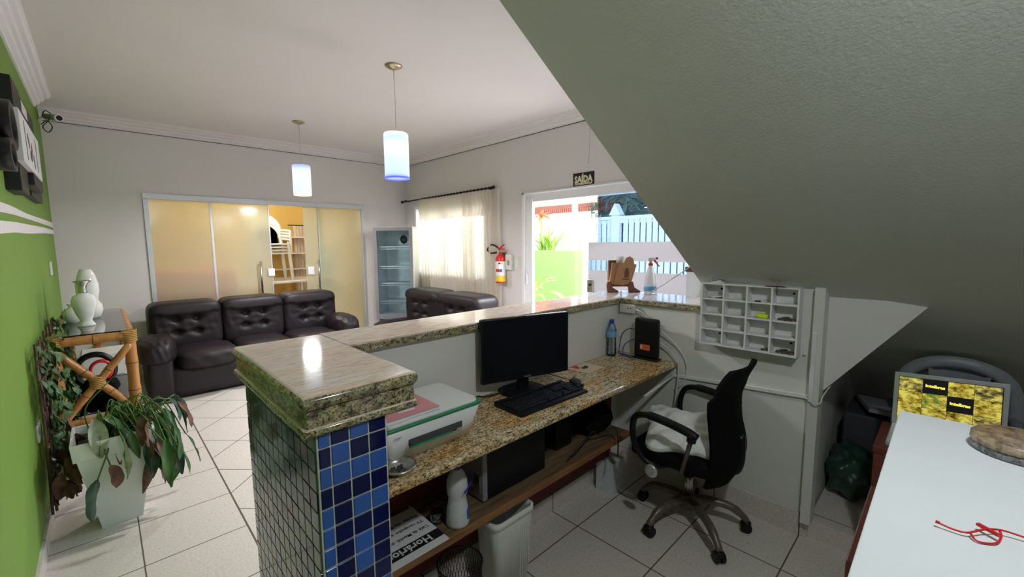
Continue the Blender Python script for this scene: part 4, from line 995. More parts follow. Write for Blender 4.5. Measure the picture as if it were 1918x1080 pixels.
for y in (1.372, 1.39): MB().lathe([(.001, 0), (.004, 0), (.004, .002)], (2.3505, y, 1.038), 10, 'x').build('socket_hole', M['ink'], ou)
tag(MB().tube(smooth_pts([(2.352, 1.345, 1.035), (2.34, 1.30, 1.03), (2.35, 1.27, 1.005), (2.345, 1.24, .99)]), .003, 6).build('plug_cable', M['cablewhite']), 'white plug cable from the corner socket to the router', 'cable', 'router cables')
tag(MB().tube([(2.37, 1.305, 1.105), (2.37, 1.14, 1.22), (2.37, .965, 1.345)], .0028, 6).build('diagonal_line', M['cablewhite']), 'thin white line running diagonally from bar top to stair edge', 'cable')  # thin white tube tracing the diagonal line above the bar top
# cardboard envelope on the desk
ev = thing('cardboard_mat', 'beige printed cardboard sheet behind the mouse', 'card', (1.88, 1.38, .75))
MB().poly([(1.815, 1.445, .7505), (1.83, 1.305, .7505), (1.985, 1.318, .7505), (1.985, 1.45, .7505)], (0, 0, .003)).build('sheet', M['beige'], ev)
MB().poly([(1.845, 1.445, .7537), (1.852, 1.395, .7537), (1.875, 1.40, .7537), (1.90, 1.445, .7537)], (0, 0, .0004)).build('red_print', M['red'], ev)
MB().poly([(1.88, 1.40, .7537), (1.875, 1.375, .7537), (1.905, 1.37, .7537), (1.935, 1.385, .7537), (1.935, 1.41, .7537), (1.905, 1.40, .7537)], (0, 0, .0004)).build('black_print', M['ink'], ev)
# monitor cables
tag(MB().tube(smooth_pts([(1.10, 1.44, .756), (1.16, 1.43, .77), (1.20, 1.435, .757), (1.26, 1.42, .757), (1.32, 1.42, .756)]), .004, 6).build('monitor_cable', M['cableblack']), 'black cable bundle lying between printer and monitor base', 'cable')

# ================================================================ under the desk
# notice sign
BEFORE = set(bpy.data.objects)
ns = thing('notice_board_sign', 'black and white Horários timetable sign lying upside down on the shelf', 'sign', (.70, 1.25, .357), 0)
MB().box(.535, .800, 1.150, 1.40, .358, .362).build('sheet', M['paper'], ns)
MB().box(.540, .800, 1.180, 1.225, .3621, .3626).build('title_band', M['ink'], ns)
MB().poly([(.54, 1.225, .3621), (.615, 1.225, .3621), (.56, 1.31, .3621), (.54, 1.31, .3621)], (0, 0, .0005)).build('corner_patch', M['ink'], ns)
text('lettering', 'Horários', ns, (.675, 1.203, .3628), (0, 0, pi), .046, M['paper'], .0002, .001)
for k, t_ in enumerate(('Café da Manhã: das 7h', 'TV recepção: até 22h', 'Piscina: das 8h')):
    text('lettering', t_, ns, (.785, 1.262+k*.040, .3624), (0, 0, pi), .021, M['ink'], .0002, .0004, 'LEFT')
fo = thing('red_folder', 'dark red folder under the timetable sign', 'folder', (.68, 1.38, .357))
MB().box(.54, .79, 1.404, 1.42, .3575, .3625).build('cover', M['redwood'], fo)
MB().box(.792, .798, 1.404, 1.42, .3575, .361).build('page_edge', M['beige'], fo)
# cleaning bottle
al = thing('alcohol_bottle', 'white translucent cleaning bottle with blue cap on the wooden shelf', 'bottle', (.876, 1.205, .357))
c = (.876, 1.20, .357)
MB().lathe([(.03, 0), (.042, .003), (.044, .012), (.041, .06), (.034, .10), (.033, .11), (.038, .125), (.040, .15), (.038, .175), (.028, .20), (.016, .212), (.014, .22)], c, 28).build('bottle_body', M['bottlewhite'], al)
MB().lathe([(.014, .215), (.016, .217), (.016, .235), (.010, .24)], c, 18).build('bottle_cap', M['bluecap'], al)
lb = MB(); lb.slot(M['bluelab'])
for k in range(4):
    a = radians(-65+k*9); lb.obox((c[0]+.0425*cos(a), c[1]+.0425*sin(a), c[2]+.045), (.002, .009, .055-(3-k)*.006), (0, 0, a))
lb.build('blue_label', None, al)
text('lettering', 'Coperalcool', al, (c[0]+.024, c[1]-.0345, c[2]+.145), (radians(90), 0, radians(32)), .015, M['bluecap'], .0008, .0008)
jr = thing('glass_jar', 'small glass jar with coins beside the cleaning bottle', 'jar', (.828, 1.26, .357))
MB().lathe([(.018, 0), (.024, .004), (.027, .02), (.026, .04), (.022, .048), (.020, .048), (.023, .04), (.024, .02), (.018, .006)], (.826, 1.262, .357), 20, closed=True).build('jar_body', M['water'], jr)
MB().lathe([(.002, .005), (.018, .005), (.019, .02), (.002, .024)], (.826, 1.262, .357), 14).build('contents', M['darkmetal'], jr)
# computer tower
pc = thing('computer_tower', 'black desktop computer tower standing on the wooden shelf', 'computer', (1.20, 1.30, .357))
MB().box(1.045, 1.40, 1.225, 1.425, .360, .655, .004).build('case', M['black'], pc)
MB().box(1.020, 1.046, 1.222, 1.425, .362, .65, .004).build('rear_bezel', M['fridge_frame'], pc)
MB().box(1.012, 1.0205, 1.235, 1.27, .40, .47).build('port_panel', M['chrome'], pc)
pk = MB(); pk.box(1.56, 1.69, 1.29, 1.42, .358, .62, .012, 3)
tag(pk.build('speaker_box', M['black']), 'small black speaker standing on the shelf right of the computer tower', 'speaker')
MB  # noqa
bagm = MB(); bagm.puff((1.90, 1.31, .435), (.26, .17, .155), 12, 2.4, wrinkle(.12, 8))
tag(bagm.build('black_bag', M['blackmatte']), 'slumped black bag at the far end of the wooden shelf', 'bag')
tag(MB().tube(smooth_pts([(1.50, 1.16, .40), (1.60, 1.14, .46), (1.72, 1.18, .45), (1.80, 1.20, .40), (1.86, 1.14, .44), (1.84, 1.11, .37), (1.83, 1.105, .30)]), .004, 6).build('loose_cable', M['cableblack']), 'loose black cable drooping over the shelf front', 'cable')
tag(MB().tube(smooth_pts([(.90, 1.40, .362), (.93, 1.33, .362), (.98, 1.30, .364), (1.02, 1.29, .40)]), .004, 6).build('tower_cable', M['cableblack']), 'black cable running from the computer tower along the shelf', 'cable')
bq = MB(); bq.poly([(2.0, 1.26, 0), (2.10, 1.26, 0), (2.11, 1.25, .20), (1.99, 1.25, .20)], (0, .11, 0))
tag(bq.build('under_desk_box', M['fridge_in']), 'pale box on the floor under the far end of the desk', 'box')
for o in set(bpy.data.objects)-BEFORE:
    if o.parent is None and o.name.split('.')[0] not in ('under_desk_box', 'cable_tag'): o.location += Vector((.016, .028, .0435))
# conduits
con = thing('cable_conduit', 'white cable trunking running along the return wall', 'conduit', (2.37, .9, .68))
MB().obox((2.372, .75, .690), (.012, .70, .020), (radians(-3.4), 0, 0), .002, 1).build('trunking', M['white'], con)
MB().tube([(2.362, 1.09, .668), (2.10, 1.13, .60)], .008, 8).build('hanging_trunking', M['white'], con)
MB().box(2.326, 2.341, .405, .423, .70, 1.03, .002, 1).build('upright_trunking', M['white'], con)
MB().tube(smooth_pts([(2.362, .44, .708), (2.32, .40, .70), (2.325, .375, .705), (2.36, .372, .73), (2.45, .36, .76)]), .003, 6).build('exit_wires', M['cablewhite'], con)

# bins
bn = thing('waste_bin', 'white plastic waste bin with ribbed front under the desk', 'bin', (1.14, 1.235, 0))
def binmesh():
    mb = MB(); N = 4
    def loop(s, z, r=.03, ins=0):
        out = []; hx, hy = .110*s-ins, .070*s-ins
        for cx_, cy_, a0 in ((hx-r, hy-r, 0), (-hx+r, hy-r, 90), (-hx+r, -hy+r, 180), (hx-r, -hy+r, 270)):
            for k in range(N+1): a = radians(a0+90*k/N); out.append((1.135+cx_+r*cos(a), 1.232+cy_+r*sin(a), z))
        return out
    L = [loop(.80, 0), loop(1.0, .315), loop(1.0, .32), loop(1.06, .323), loop(1.06, .347), loop(.97, .350), loop(.95, .32), loop(.76, .01)]
    V = [[mb.bm.verts.new(p) for p in l] for l in L]; n = len(V[0]); fs = []
    for a, b_ in zip(V, V[1:]):
        for i in range(n): fs.append(mb.bm.faces.new((a[i], a[(i+1) % n], b_[(i+1) % n], b_[i])))
    fs.append(mb.bm.faces.new(V[0][::-1])); fs.append(mb.bm.faces.new(V[-1]))
    bmesh.ops.recalc_face_normals(mb.bm, faces=fs)
    for f in fs: f.smooth = True
    return mb
binmesh().build('bin_body', M['bin'], bn)
rb = MB()
for k in range(5): x = 1.165+k*.012; rb.obox((x, 1.168, .17), (.004, .004, .24), (radians(2.6), 0, 0))
rb.build('ribs', M['bin'], bn)
wbk = thing('wire_basket', 'black round wire mesh basket with rubbish under the desk', 'basket', (.885, 1.2, 0))
c = Vector((.880, 1.205, 0)); b = MB()
def rad(z): return .062+z*.085
for k in range(40):
    for sgn in (1, -1):
        pts = []
        for j in range(9): z = j/8*.262; a = 2*pi*k/40+sgn*z*2.6; pts.append(c+Vector((rad(z)*cos(a), rad(z)*sin(a), z)))
        b.tube(pts, .0011, 4, False)
b.build('mesh_wires', M['wire'], wbk)
b = MB(); b.lathe([(rad(.262)-.003, .262), (rad(.262), .265), (rad(.262)+.003, .262), (rad(.262), .259)], (c.x, c.y, 0), 36, closed=True); b.build('rim', M['wire'], wbk)
MB().lathe([(.060, 0), (.062, .003), (.065, 0)], (c.x, c.y, 0), 30, closed=True).build('base_ring', M['wire'], wbk)
trh = MB()
for k in range(26):
    trh.slot(random.choice([M['paper'], M['paper'], M['yellowlab'], M['red'], M['ink'], M['beige']]))
    trh.obox((c.x+random.uniform(-.045, .045), c.y+random.uniform(-.045, .045), .03+random.uniform(0, .13)), (random.uniform(.015, .05), random.uniform(.01, .03), .006), (random.uniform(-1, 1), random.uniform(-1, 1), random.uniform(0, 3)))
tag(trh.build('basket_rubbish', None), 'crumpled paper scraps and wrappers inside the wire basket', 'rubbish', kind='stuff')

# ================================================================ office chair
oc = thing('office_chair', 'black mesh-back swivel office chair with bronze five-star base', 'office chair', (2.10, .87, 0))
hub = Vector((2.115, .875, 0))
cast = [(2.10, 1.12), (1.85, .95), (1.91, .64), (2.225, .625), (2.335, .93)]
MB().lathe([(.02, .06), (.038, .065), (.042, .10), (.038, .135), (.03, .14)], (hub.x, hub.y, 0), 20).build('hub', M['darkmetal'], oc)
for x, y in cast:
    e = Vector((x, y, 0)); d = (e-hub); L_ = d.length; d.normalize()
    lg = MB(); lg.tube(smooth_pts([hub+Vector((0, 0, .115)), hub+d*L_*.35+Vector((0, 0, .125)), hub+d*L_*.72+Vector((0, 0, .115)), hub+d*L_*.95+Vector((0, 0, .075)), e+Vector((0, 0, .055))], 4), [.022]*5+[.020]*6+[.016]*6, 10)
    lg = lg.build('leg', M['darkmetal'], oc)
    cm = MB(); sd = Vector((-d.y, d.x, 0))
    for s_ in (-1, 1):
        cc_ = e+Vector((0, 0, .026))+sd*s_*.013
        cm.tube([cc_-sd*.009, cc_+sd*.009], .0255, 20)
    cm.puff(e+Vector((0, 0, .042)), (.045, .045, .035), 6, 2.5)
    cm.build('caster', M['black'], lg)
MB().tube([hub+Vector((0, 0, .13)), hub+Vector((0, 0, .25))], .022, 20).build('gas_column', M['chrome'], oc)
MB().tube([hub+Vector((0, 0, .24)), hub+Vector((0, 0, .36))], .028, 20).build('column_sleeve', M['black'], oc)
MB().box(2.0, 2.2, .78, .98, .345, .375, .01).build('seat_plate', M['black'], oc)
MB().puff((2.085, .875, .405), (.47, .46, .085), 14, 4.5, lambda p: Vector((p.x, p.y, p.z+(.5*max(0, p.x*p.x-.4)) - (.8*max(0, p.y-.6))))).build('seat', M['blackmatte'], oc)
# backrest: curved mesh panel, S profile
prof = [(.300, .690, .15), (.36, .660, .205), (.44, .640, .225), (.52, .645, .205), (.60, .660, .19), (.70, .668, .195), (.79, .655, .205), (.85, .630, .195), (.885, .612, .16)]
sp = smooth_pts([(p[0], p[1], p[2]*.93) for p in prof], 3)
g1, g2 = [], []
for p in sp:
    z, y, hw = p; r1, r2 = [], []
    for j in range(15):
        u = -1+2*j/14; yy = y+.05*u*u*(1 if z < .75 else .6); r1.append((2.085+hw*u, yy, z)); r2.append((2.085+hw*u, yy-.022, z))
    g1.append(r1); g2.append(r2)
bk = MB(); bk.sheet(g1); bk.sheet([r[::-1] for r in g2])
for a, b_ in ((0, 0), (-1, -1)): bk.sheet([g1[a], g2[a]])
for e_ in (0, -1): bk.sheet([[r[e_] for r in g1], [r[e_] for r in g2]])
bmesh.ops.remove_doubles(bk.bm, verts=bk.bm.verts[:], dist=1e-5); bmesh.ops.recalc_face_normals(bk.bm, faces=bk.bm.faces[:])
bk.build('backrest', M['blackmatte'], oc)
MB().tube(smooth_pts([(2.085, .78, .355), (2.085, .66, .36), (2.085, .625, .42), (2.085, .628, .55)]), .02, 10).build('back_bracket', M['black'], oc)
for sx, xx in ((-1, 1.800), (1, 2.345)):
    a = MB()
    a.tube(smooth_pts([(xx, .715, .598), (xx, .76, .615), (xx, .86, .632), (xx, .95, .636), (xx+.0, 1.01, .612), (xx-sx*.01, 1.03, .54), (xx-sx*.02, 1.02, .46), (xx-sx*.03, .98, .40), (xx-sx*.05, .93, .375), (xx-sx*.12, .90, .365)], 5), [.020]*15+[.015]*31, 10)
    am = a.build('armrest', M['black'], oc)
    MB().tube([(xx, .735, .605), (xx-sx*.05, .80, .385)], .010, 12).build('arm_strut', M['darkmetal'], am)
    MB().tube([(xx, .735, .613), (xx, .740, .575)], .020, 12).build('strut_socket', M['black'], am)
    MB().lathe([(.016, 0), (.030, .004), (.032, .014), (.025, .020), (.010, .016), (.002, .016)], (xx+(.0 if sx > 0 else -.012), .915, .378), 28, 'x').build('adjuster_knob', flat('satin_chrome', (.6, .6, .58), .3, .6), am) if sx > 0 else MB().lathe([(.002, -.016), (.010, -.016), (.025, -.020), (.032, -.014), (.030, -.004), (.016, 0)], (xx-.005, .915, .378), 28, 'x').build('adjuster_knob', flat('satin_chrome', (.6, .6, .58), .3, .6), am)
pw = thing('pillow', 'crumpled white pillow lying on the office chair seat', 'pillow', (2.08, .87, .45))
def pf(p):
    u, v = p.x, p.y; r = max(abs(u), abs(v)); co = abs(u*v)
    pinch = 1-.72*r**2.5
    st = 1+.22*co-.06*(abs(u) > .6)*(1-abs(v))
    cr = .10*sin(u*5.2+v*3.1)+.09*sin(u*2.3-v*6.4+1.0)-.38*math.exp(-((u*.8+v*.5-.05)/.09)**2)-.22*math.exp(-((u*.4-v*.8+.3)/.07)**2)+.09*sin(u*14+v*9)
    return Vector((u*st, v*st, p.z*pinch+cr*(.5+.5*(p.z > 0))+.45*max(0, u-.2)*max(0, v+.2)))
MB().puff((2.075, .888, .485), (.37, .33, .12), 24, 4.5, pf, Matrix.Rotation(radians(24), 3, 'Z') @ Matrix.Rotation(radians(-8), 3, 'Y')).build('pillow_body', M['pillow'], pw)

# ================================================================ pigeonhole rack
pg = thing('pigeonhole_rack', 'white four by four pigeonhole key rack on the return wall', 'rack', (2.34, .70, .9))
b = MB(); X0, X1 = 2.300, 2.379
MBx = b
b.box(X1-.006, X1, .478, .918, .905, 1.228)
ys = [.918-.11*k for k in range(5)]; zs = [1.228-.0805*k for k in range(5)]
for y in ys: b.box(X0, X1-.006, y-.004, y+.004, .902, 1.229)
for z in zs: b.box(X0+.0005, X1-.006, .475, .921, z-.0035, z+.0035)
b.build('grid', M['white'], pg)
for (r, c_) in ((0, 0), (0, 3), (3, 0), (3, 3)): MB().lathe([(.001, 0), (.006, 0), (.006, .002)], (X1-.0085, ys[c_]-.075, zs[r]-.03), 12, 'x').build('screw', M['ink'], pg)
for r in range(4):
    for c_ in range(4):
        if (r, c_) in ((0, 1), (0, 2), (0, 3), (1, 0), (1, 1), (1, 3)): MB().box(X1-.010, X1-.0055, ys[c_]-.085, ys[c_]-.035, zs[r+1]+.010, zs[r+1]+.014).build('back_ledge', M['white'], pg)
def blob(name, label, cat, c, s, mt, group=None):
    mb = MB(); rr_ = random.Random(c[1]*100)
    for k in range(7): mb.obox((c[0]+rr_.uniform(-.3, .3)*s[0], c[1]+rr_.uniform(-.45, .45)*s[1], c[2]+s[2]*rr_.uniform(.2, .8)), (s[0]*.5, s[1]*.4, s[2]*.25), (rr_.uniform(-.4, .4), rr_.uniform(-.3, .3), rr_.uniform(0, 3)))
    return tag(mb.build(name, M[mt]), label, cat, group)
def cell(r, c_): return (2.335, ys[c_]-.055, zs[r+1]+.004)
blob('key_bunch', 'dark keys in the right column, second row of the pigeonhole rack', 'keys', cell(1, 3), (.04, .08, .014), 'darkmetal', 'key bunches in the rack')
blob('key_bunch', 'dark keys in the bottom right cell of the pigeonhole rack', 'keys', cell(3, 3), (.04, .08, .018), 'darkmetal', 'key bunches in the rack')
c_ = cell(3, 2); blob('key_bunch', 'few small keys in the bottom row, third column of the rack', 'keys', (c_[0], c_[1]-.03, c_[2]), (.03, .03, .012), 'darkmetal', 'key bunches in the rack')
blob('paper_scraps', 'crumpled papers in the top left cell of the pigeonhole rack', 'papers', cell(0, 0), (.05, .07, .018), 'paper')
c_ = cell(1, 2); nt_ = tag(MB().obox((2.325, c_[1]-.012, c_[2]+.012), (.03, .05, .020), (.12, 0, 0), .004).build('key_tag', M['neon']), 'neon yellow key tag in the middle of the rack', 'key tag')
c_ = cell(0, 2); tag(MB().obox((2.32, c_[1]+.01, c_[2]+.003), (.02, .025, .005), (0, 0, .4)).build('small_clip', M['ink']), 'tiny black clip in the top row, third column', 'clip')
rt_ = thing('small_white_device', 'small white device with thin antenna on top of the rack', 'device', (2.33, .84, 1.232))
MB().box(2.305, 2.34, .815, .875, 1.232, 1.240, .002).build('body', M['white'], rt_); MB().box(2.315, 2.335, .83, .85, 1.239, 1.247, .002).build('knob', M['white'], rt_); MB().tube([(2.31, .866, 1.238), (2.308, .866, 1.262)], .0015, 6).build('antenna', M['darkmetal'], rt_)
hk = thing('metal_hook', 'dark metal bracket hanging over the right top edge of the rack', 'hook', (2.31, .56, 1.232))
MB().poly([(2.295, .62, 1.2325), (2.295, .53, 1.2325), (2.335, .575, 1.2325)], (0, 0, .003)).build('plate', M['redwood'], hk); MB().tube([(2.295, .567, 1.234), (2.295, .567, 1.195)], .0022, 6).build('pin', M['darkmetal'], hk)
tag(MB().lathe([(.001, 0), (.006, -.004), (.006, -.01), (.001, -.012)], (2.378, .455, .912), 12, 'x').build('wall_hook', M['white']), 'tiny white wall hook right of the pigeonhole rack', 'hook')

# ================================================================ on the bar
mh = thing('wooden_tip_box', 'laser-cut wooden figure-shaped box with feet on the bar corner', 'box', (2.62, 1.60, 1.10), radians(-45))
# local frame: +x to the right as seen, -y towards the desk corner
def ppoly(name, pts, y, th, mt): return MB().poly([(x, y, z) for x, z in pts], (0, th, 0)).build(name, mt, mh, True)
MB().obox((-.03, .03, .125), (.10, .085, .15), (radians(-6), radians(8), 0)).build('box_body', M['mdf'], mh, True)
front = [(-.065, .055), (.055, .055), (.095, .195), (.078, .198), (.070, .235), (.045, .252), (.020, .240), (.005, .205), (-.03, .20)]
ppoly('front_panel', front, -.022, .006, M['mdf'])
fig = MB(); fig.poly([(0.01, -.0235, .105), (.04, -.0235, .105), (.045, -.0235, .135), (.04, -.0235, .165), (.028, -.0235, .172), (.016, -.0235, .162), (.012, -.0235, .135)], (0, .001, 0)); fig.build('printed_figure', M['mdf_edge'], mh, True)
MB().box(-.005, .045, -.0235, -.0222, .088, .097).build('printed_word', M['mdf_edge'], mh, True)
for sx in (-.075, .075):
    MB().poly([(sx-.03, -.03, 0), (sx+.045, -.03, 0), (sx+.045, -.03, .012), (sx+.005, -.03, .035), (sx-.005, -.03, .075), (sx-.03, -.03, .075), (sx-.035, -.03, .05)], (0, .03, 0)).build('foot', M['mdf_edge'], mh, True)
MB().box(-.085, .075, -.01, .035, .040, .056).build('crossbar', M['mdf_edge'], mh, True)
MB().box(-.088, -.074, .02, .07, .08, .215).build('back_post', M['mdf_edge'], mh, True)
MB().box(-.088, -.03, .04, .07, .205, .222, .004).build('shoulder', M['mdf_edge'], mh, True)
MB().lathe([(.001, 0), (.028, 0), (.030, .05), (.001, .05)], (-.005, .04, .20), 18).build('white_roll', M['paper'], mh, True)
sb = thing('spray_bottle', 'white spray bottle with red trigger on the bar corner', 'spray bottle', (2.655, 1.405, 1.10))
c = (2.655, 1.405, 1.10)
MB().lathe([(.03, 0), (.040, .003), (.042, .015), (.041, .06), (.034, .11), (.024, .155), (.014, .185), (.013, .195)], c, 28).build('bottle_body', M['spray'], sb)
MB().lathe([(.0415, .022), (.0425, .024), (.0420, .052), (.0412, .054)], c, 28).build('blue_label', flat('sky_blue_label', (.15, .38, .62), .5), sb)
MB().lathe([(.014, .19), (.016, .192), (.016, .205), (.012, .208)], c, 18).build('collar', M['red'], sb)
d = Vector((.69, -.72, 0))
MB().tube([Vector(c)+Vector((0, 0, .205)), Vector(c)+Vector((0, 0, .225)), Vector(c)+Vector((0, 0, .228))+d*.0], .011, 12).build('spray_head', M['plasticwhite'], sb)
MB().tube([Vector(c)+Vector((0, 0, .232))-d*.018, Vector(c)+Vector((0, 0, .236))+d*.030], .010, 10).build('nozzle_body', M['plasticwhite'], sb)
MB().tube([Vector(c)+Vector((0, 0, .237))+d*.028, Vector(c)+Vector((0, 0, .240))+d*.046], .008, 10).build('nozzle', M['redwood'], sb)
MB().tube(smooth_pts([Vector(c)+Vector((0, 0, .232))+d*.022, Vector(c)+Vector((0, 0, .21))+d*.036, Vector(c)+Vector((0, 0, .185))+d*.058]), [.007]*6+[.005]*6+[.004], 8).build('trigger', M['red'], sb)
np_ = thing('newel_post', 'white post with dark red cap seen behind the bar at the stair edge', 'post', (2.92, 1.16, 0))
MB().box(2.86, 2.98, 1.06, 1.25, 0, 1.245).build('post', M['white'], np_)
MB().box(2.85, 2.99, 1.05, 1.26, 1.245, 1.28, .008).build('post_cap', M['redwood'], np_)

# ================================================================ right foreground
ct = thing('white_counter', 'white laminate counter in the right foreground', 'counter', (.8, -.27, 0))
MB().box(.28, 1.33, -.62, .060, 1.025, 1.05, .0015, 1).build('top', M['laminate'], ct)
MB().box(.30, 1.31, -.60, .045, .0, 1.025).build('cabinet', M['white'], ct)
bd = tag(MB().box(.95, 1.30, .0475, .098, 0.0, .86, .003).build('red_board', M['redwood']), 'reddish brown board standing against the white counter side', 'board')
sd = thing('stone_disc', 'round brown stone disc with grey rim on the white counter', 'stone disc', (1.245, -.11, 1.05))
MB().lathe([(.002, .0), (.080, .0), (.083, .003), (.083, .014), (.002, .014)], (1.205, -.116, 1.0505), 44, sx=.80, sy=.80).build('grey_rim', M['stonegrey'], sd)
MB().lathe([(.002, .014), (.082, .014), (.085, .017), (.084, .027), (.080, .030), (.002, .030)], (1.205, -.116, 1.0505), 44, sx=.80, sy=.80).build('brown_top', M['stone'], sd)
tie = thing('red_cable_tie', 'looped red cable tie on the white counter', 'cable tie', (.84, -.06, 1.05))
b = MB(); b.tube(smooth_pts([(.812, -.012, 1.057), (.811, -.027, 1.055), (.813, -.041, 1.056), (.832, -.056, 1.0585), (.848, -.073, 1.058), (.853, -.10, 1.056), (.862, -.15, 1.055)], 5), .0014, 6); b.build('strap', M['red'], tie)
b = MB(); b.tube(smooth_pts([(.815, -.043, 1.056), (.805, -.050, 1.0525), (.815, -.066, 1.0525), (.835, -.072, 1.054), (.849, -.071, 1.057)], 5), .0014, 6); b.build('loop', M['red'], tie)
MB().obox((.836, -.060, 1.0585), (.005, .024, .0035), (0, 0, -.65)).build('tie_head', M['red'], tie)
MB().tube([(.812, -.010, 1.0575), (.812, -.014, 1.057)], .0022, 8).build('tie_tip', M['red'], tie)
# laptop showing cctv
lp = thing('laptop', 'open silver laptop showing a yellow grid of security camera views', 'laptop', (2.5, -.03, .62))
def LPt(u, v, off=0):  # u 0..1 left(y+) to right, v 0 top..1 bottom
    a, b_ = Vector((2.50, .140, .868)), Vector((2.50, -.193, .888)); dn = Vector((-.03, -.004, -.225))
    return a.lerp(b_, u)+dn*v+Vector((-off, 0, 0))
def lquad(u0, u1, v0, v1, off, th): return [LPt(u0, v0, off), LPt(u1, v0, off), LPt(u1, v1, off), LPt(u0, v1, off)]
b = MB(); b.poly(lquad(0, 1, 0, 1, 0, 0), (.008, 0, 0)); bmesh.ops.bevel(b.bm, geom=b.bm.edges[:], offset=.002, segments=2, affect='EDGES'); sl = b.build('screen_lid', M['alu'], lp)
mats = [cctv_mat('camera_view_a', 1), cctv_mat('camera_view_b', 2.3, g=(.05, .3, .05)), cctv_mat('camera_view_c', 3.1), cctv_mat('camera_view_d', 4.7, dark=(.02, .02, .02), mid=(.25, .2, .05)), M['ink']]
lay = [[3, 4, 0, 3], [2, 1, 4, 2], [0, 2, 0, 3]]
sm = MB(); sm.slot(M['ink']).poly(lquad(.045, .955, .07, .90, .0015, 0), (.0005, 0, 0))
for r in range(3):
    for c_ in range(4):
        u0 = .05+c_*.225; u1 = u0+.221; v0 = .08+[0, .26, .54][r]+(c_*.0 if r < 9 else 0); v1 = v0+[.255, .275, .27][r]
        sm.slot(mats[lay[r][c_]]).poly(lquad(u0, u1, v0, v1, .0028, 0), (.0008, 0, 0))
scp = sm.build('screen', None, lp)
yl = flat('lit_logo', (.9, .8, .1), em=(1, .85, .15), ems=.8)
for (u, v) in ((.385, .20), (.61, .47)):
    p = LPt(u, v, .0036); text('screen_lettering', 'intelbras', scp, p, (radians(90), 0, radians(-90)), .017, yl, .0002, .0008)
p = LPt(.5, .035, .003); MB().box(p.x-.001, p.x+.001, p.y-.006, p.y+.012, p.z-.003, p.z+.003).build('webcam', M['white'], lp)
MB().box(2.22, 2.48, -.197, .136, .625, .645, .004).build('keyboard_base', M['alu'], lp)
stt = thing('side_table', 'dark stand holding the laptop behind the white counter', 'table', (2.37, -.03, .09))
MB().box(2.18, 2.52, -.24, .17, .60, .625, .003).build('top', M['redwood'], stt)
for x in (2.2, 2.49):
    for y in (-.22, .15): MB().box(x-.015, x+.015, y-.015, y+.015, .09, .60).build('leg', M['redwood'], stt)
# grey plastic armchair behind
pch = thing('plastic_armchair', 'grey plastic armchair behind the laptop', 'chair', (2.75, -.06, .09))
def outline(n=28):
    out = []
    for k in range(n+1):
        a = pi*(k/n); y = -.055+.215*cos(a); z = .64+.262*(sin(a)**.55); out.append((y, z))
    return out
ol = outline()
fr_ = MB()
rows1 = []
for (y, z) in ol:
    cy_, cz_ = -.055, .66; iy = cy_+(y-cy_)*.74; iz = cz_+(z-cz_)*.74
    rows1.append([(2.86, y, z), (2.835, (y+iy)/2, (z+iz)/2+.002), (2.85, iy, iz), (2.87, (y+iy)/2, (z+iz)/2)])
for a in rows1: a.append(a[0])
fr_.sheet(rows1)
fr_.build('back_frame', M['plasticgrey'], pch)
sl_ = MB()
g = []
for k in range(9):
    t = k/8; z = .862-.36*t; hw = (.105-.035*t) if t < .4 else .091
    g.append([(2.845+.02*sin(pi*j/8)-.02*t, -.06+hw*(1-2*j/8), z+(.018*sin(pi*j/8) if k == 0 else 0)) for j in range(9)])
sl_.sheet(g); sl_.sheet([[(p[0]+.006, p[1], p[2]) for p in r][::-1] for r in g])
sl_.build('back_splat', M['plasticgrey'], pch)
MB().puff((2.66, -.055, .50), (.40, .42, .04), 8, 5).build('seat', M['plasticgrey'], pch)
for y in (-.24, .125): MB().tube(smooth_pts([(2.855, y, .64), (2.75, y, .66), (2.60, y, .66), (2.55, y, .60), (2.55, y, .50)]), .02, 8).build('armrest', M['plasticgrey'], pch)
for x in (2.48, 2.84):
    for y in (-.25, .14): MB().tube([(x, y, .50), (x, y, .09)], [.022, .016], 8).build('leg', M['plasticgrey'], pch)
# clutter in the dark
bg_ = MB(); bg_.puff((2.82, .30, .22), (.32, .20, .27), 14, 2.3, lambda p: p*(1+.12*sin(p.x*7+p.z*5)*sin(p.y*6)))
tag(bg_.build('green_bag', M['greenbag']), 'dark green plastic bag on the step under the stairs', 'bag')
tag(B(2.92, 3.35, -.05, .36, .09, .50, .01).build('dark_crate', M['inkdark']), 'dark crate deep under the stairs beyond the green bag', 'crate')
bp_ = MB(); bp_.obox((3.05, .17, .53), (.30, .26, .02), (.12, .05, .3)); bp_.obox((3.05, .13, .555), (.24, .20, .015), (-.1, .04, -.3))
tag(bp_.build('stacked_papers', M['fridge_frame']), 'loose sheets stacked on the dark crate under the stairs', 'papers')
tag(B(2.60, 2.86, -.50, -.28, .09, .45, .01).build('dark_box', M['inkdark']), 'dark box beside the grey armchair under the stairs', 'box')

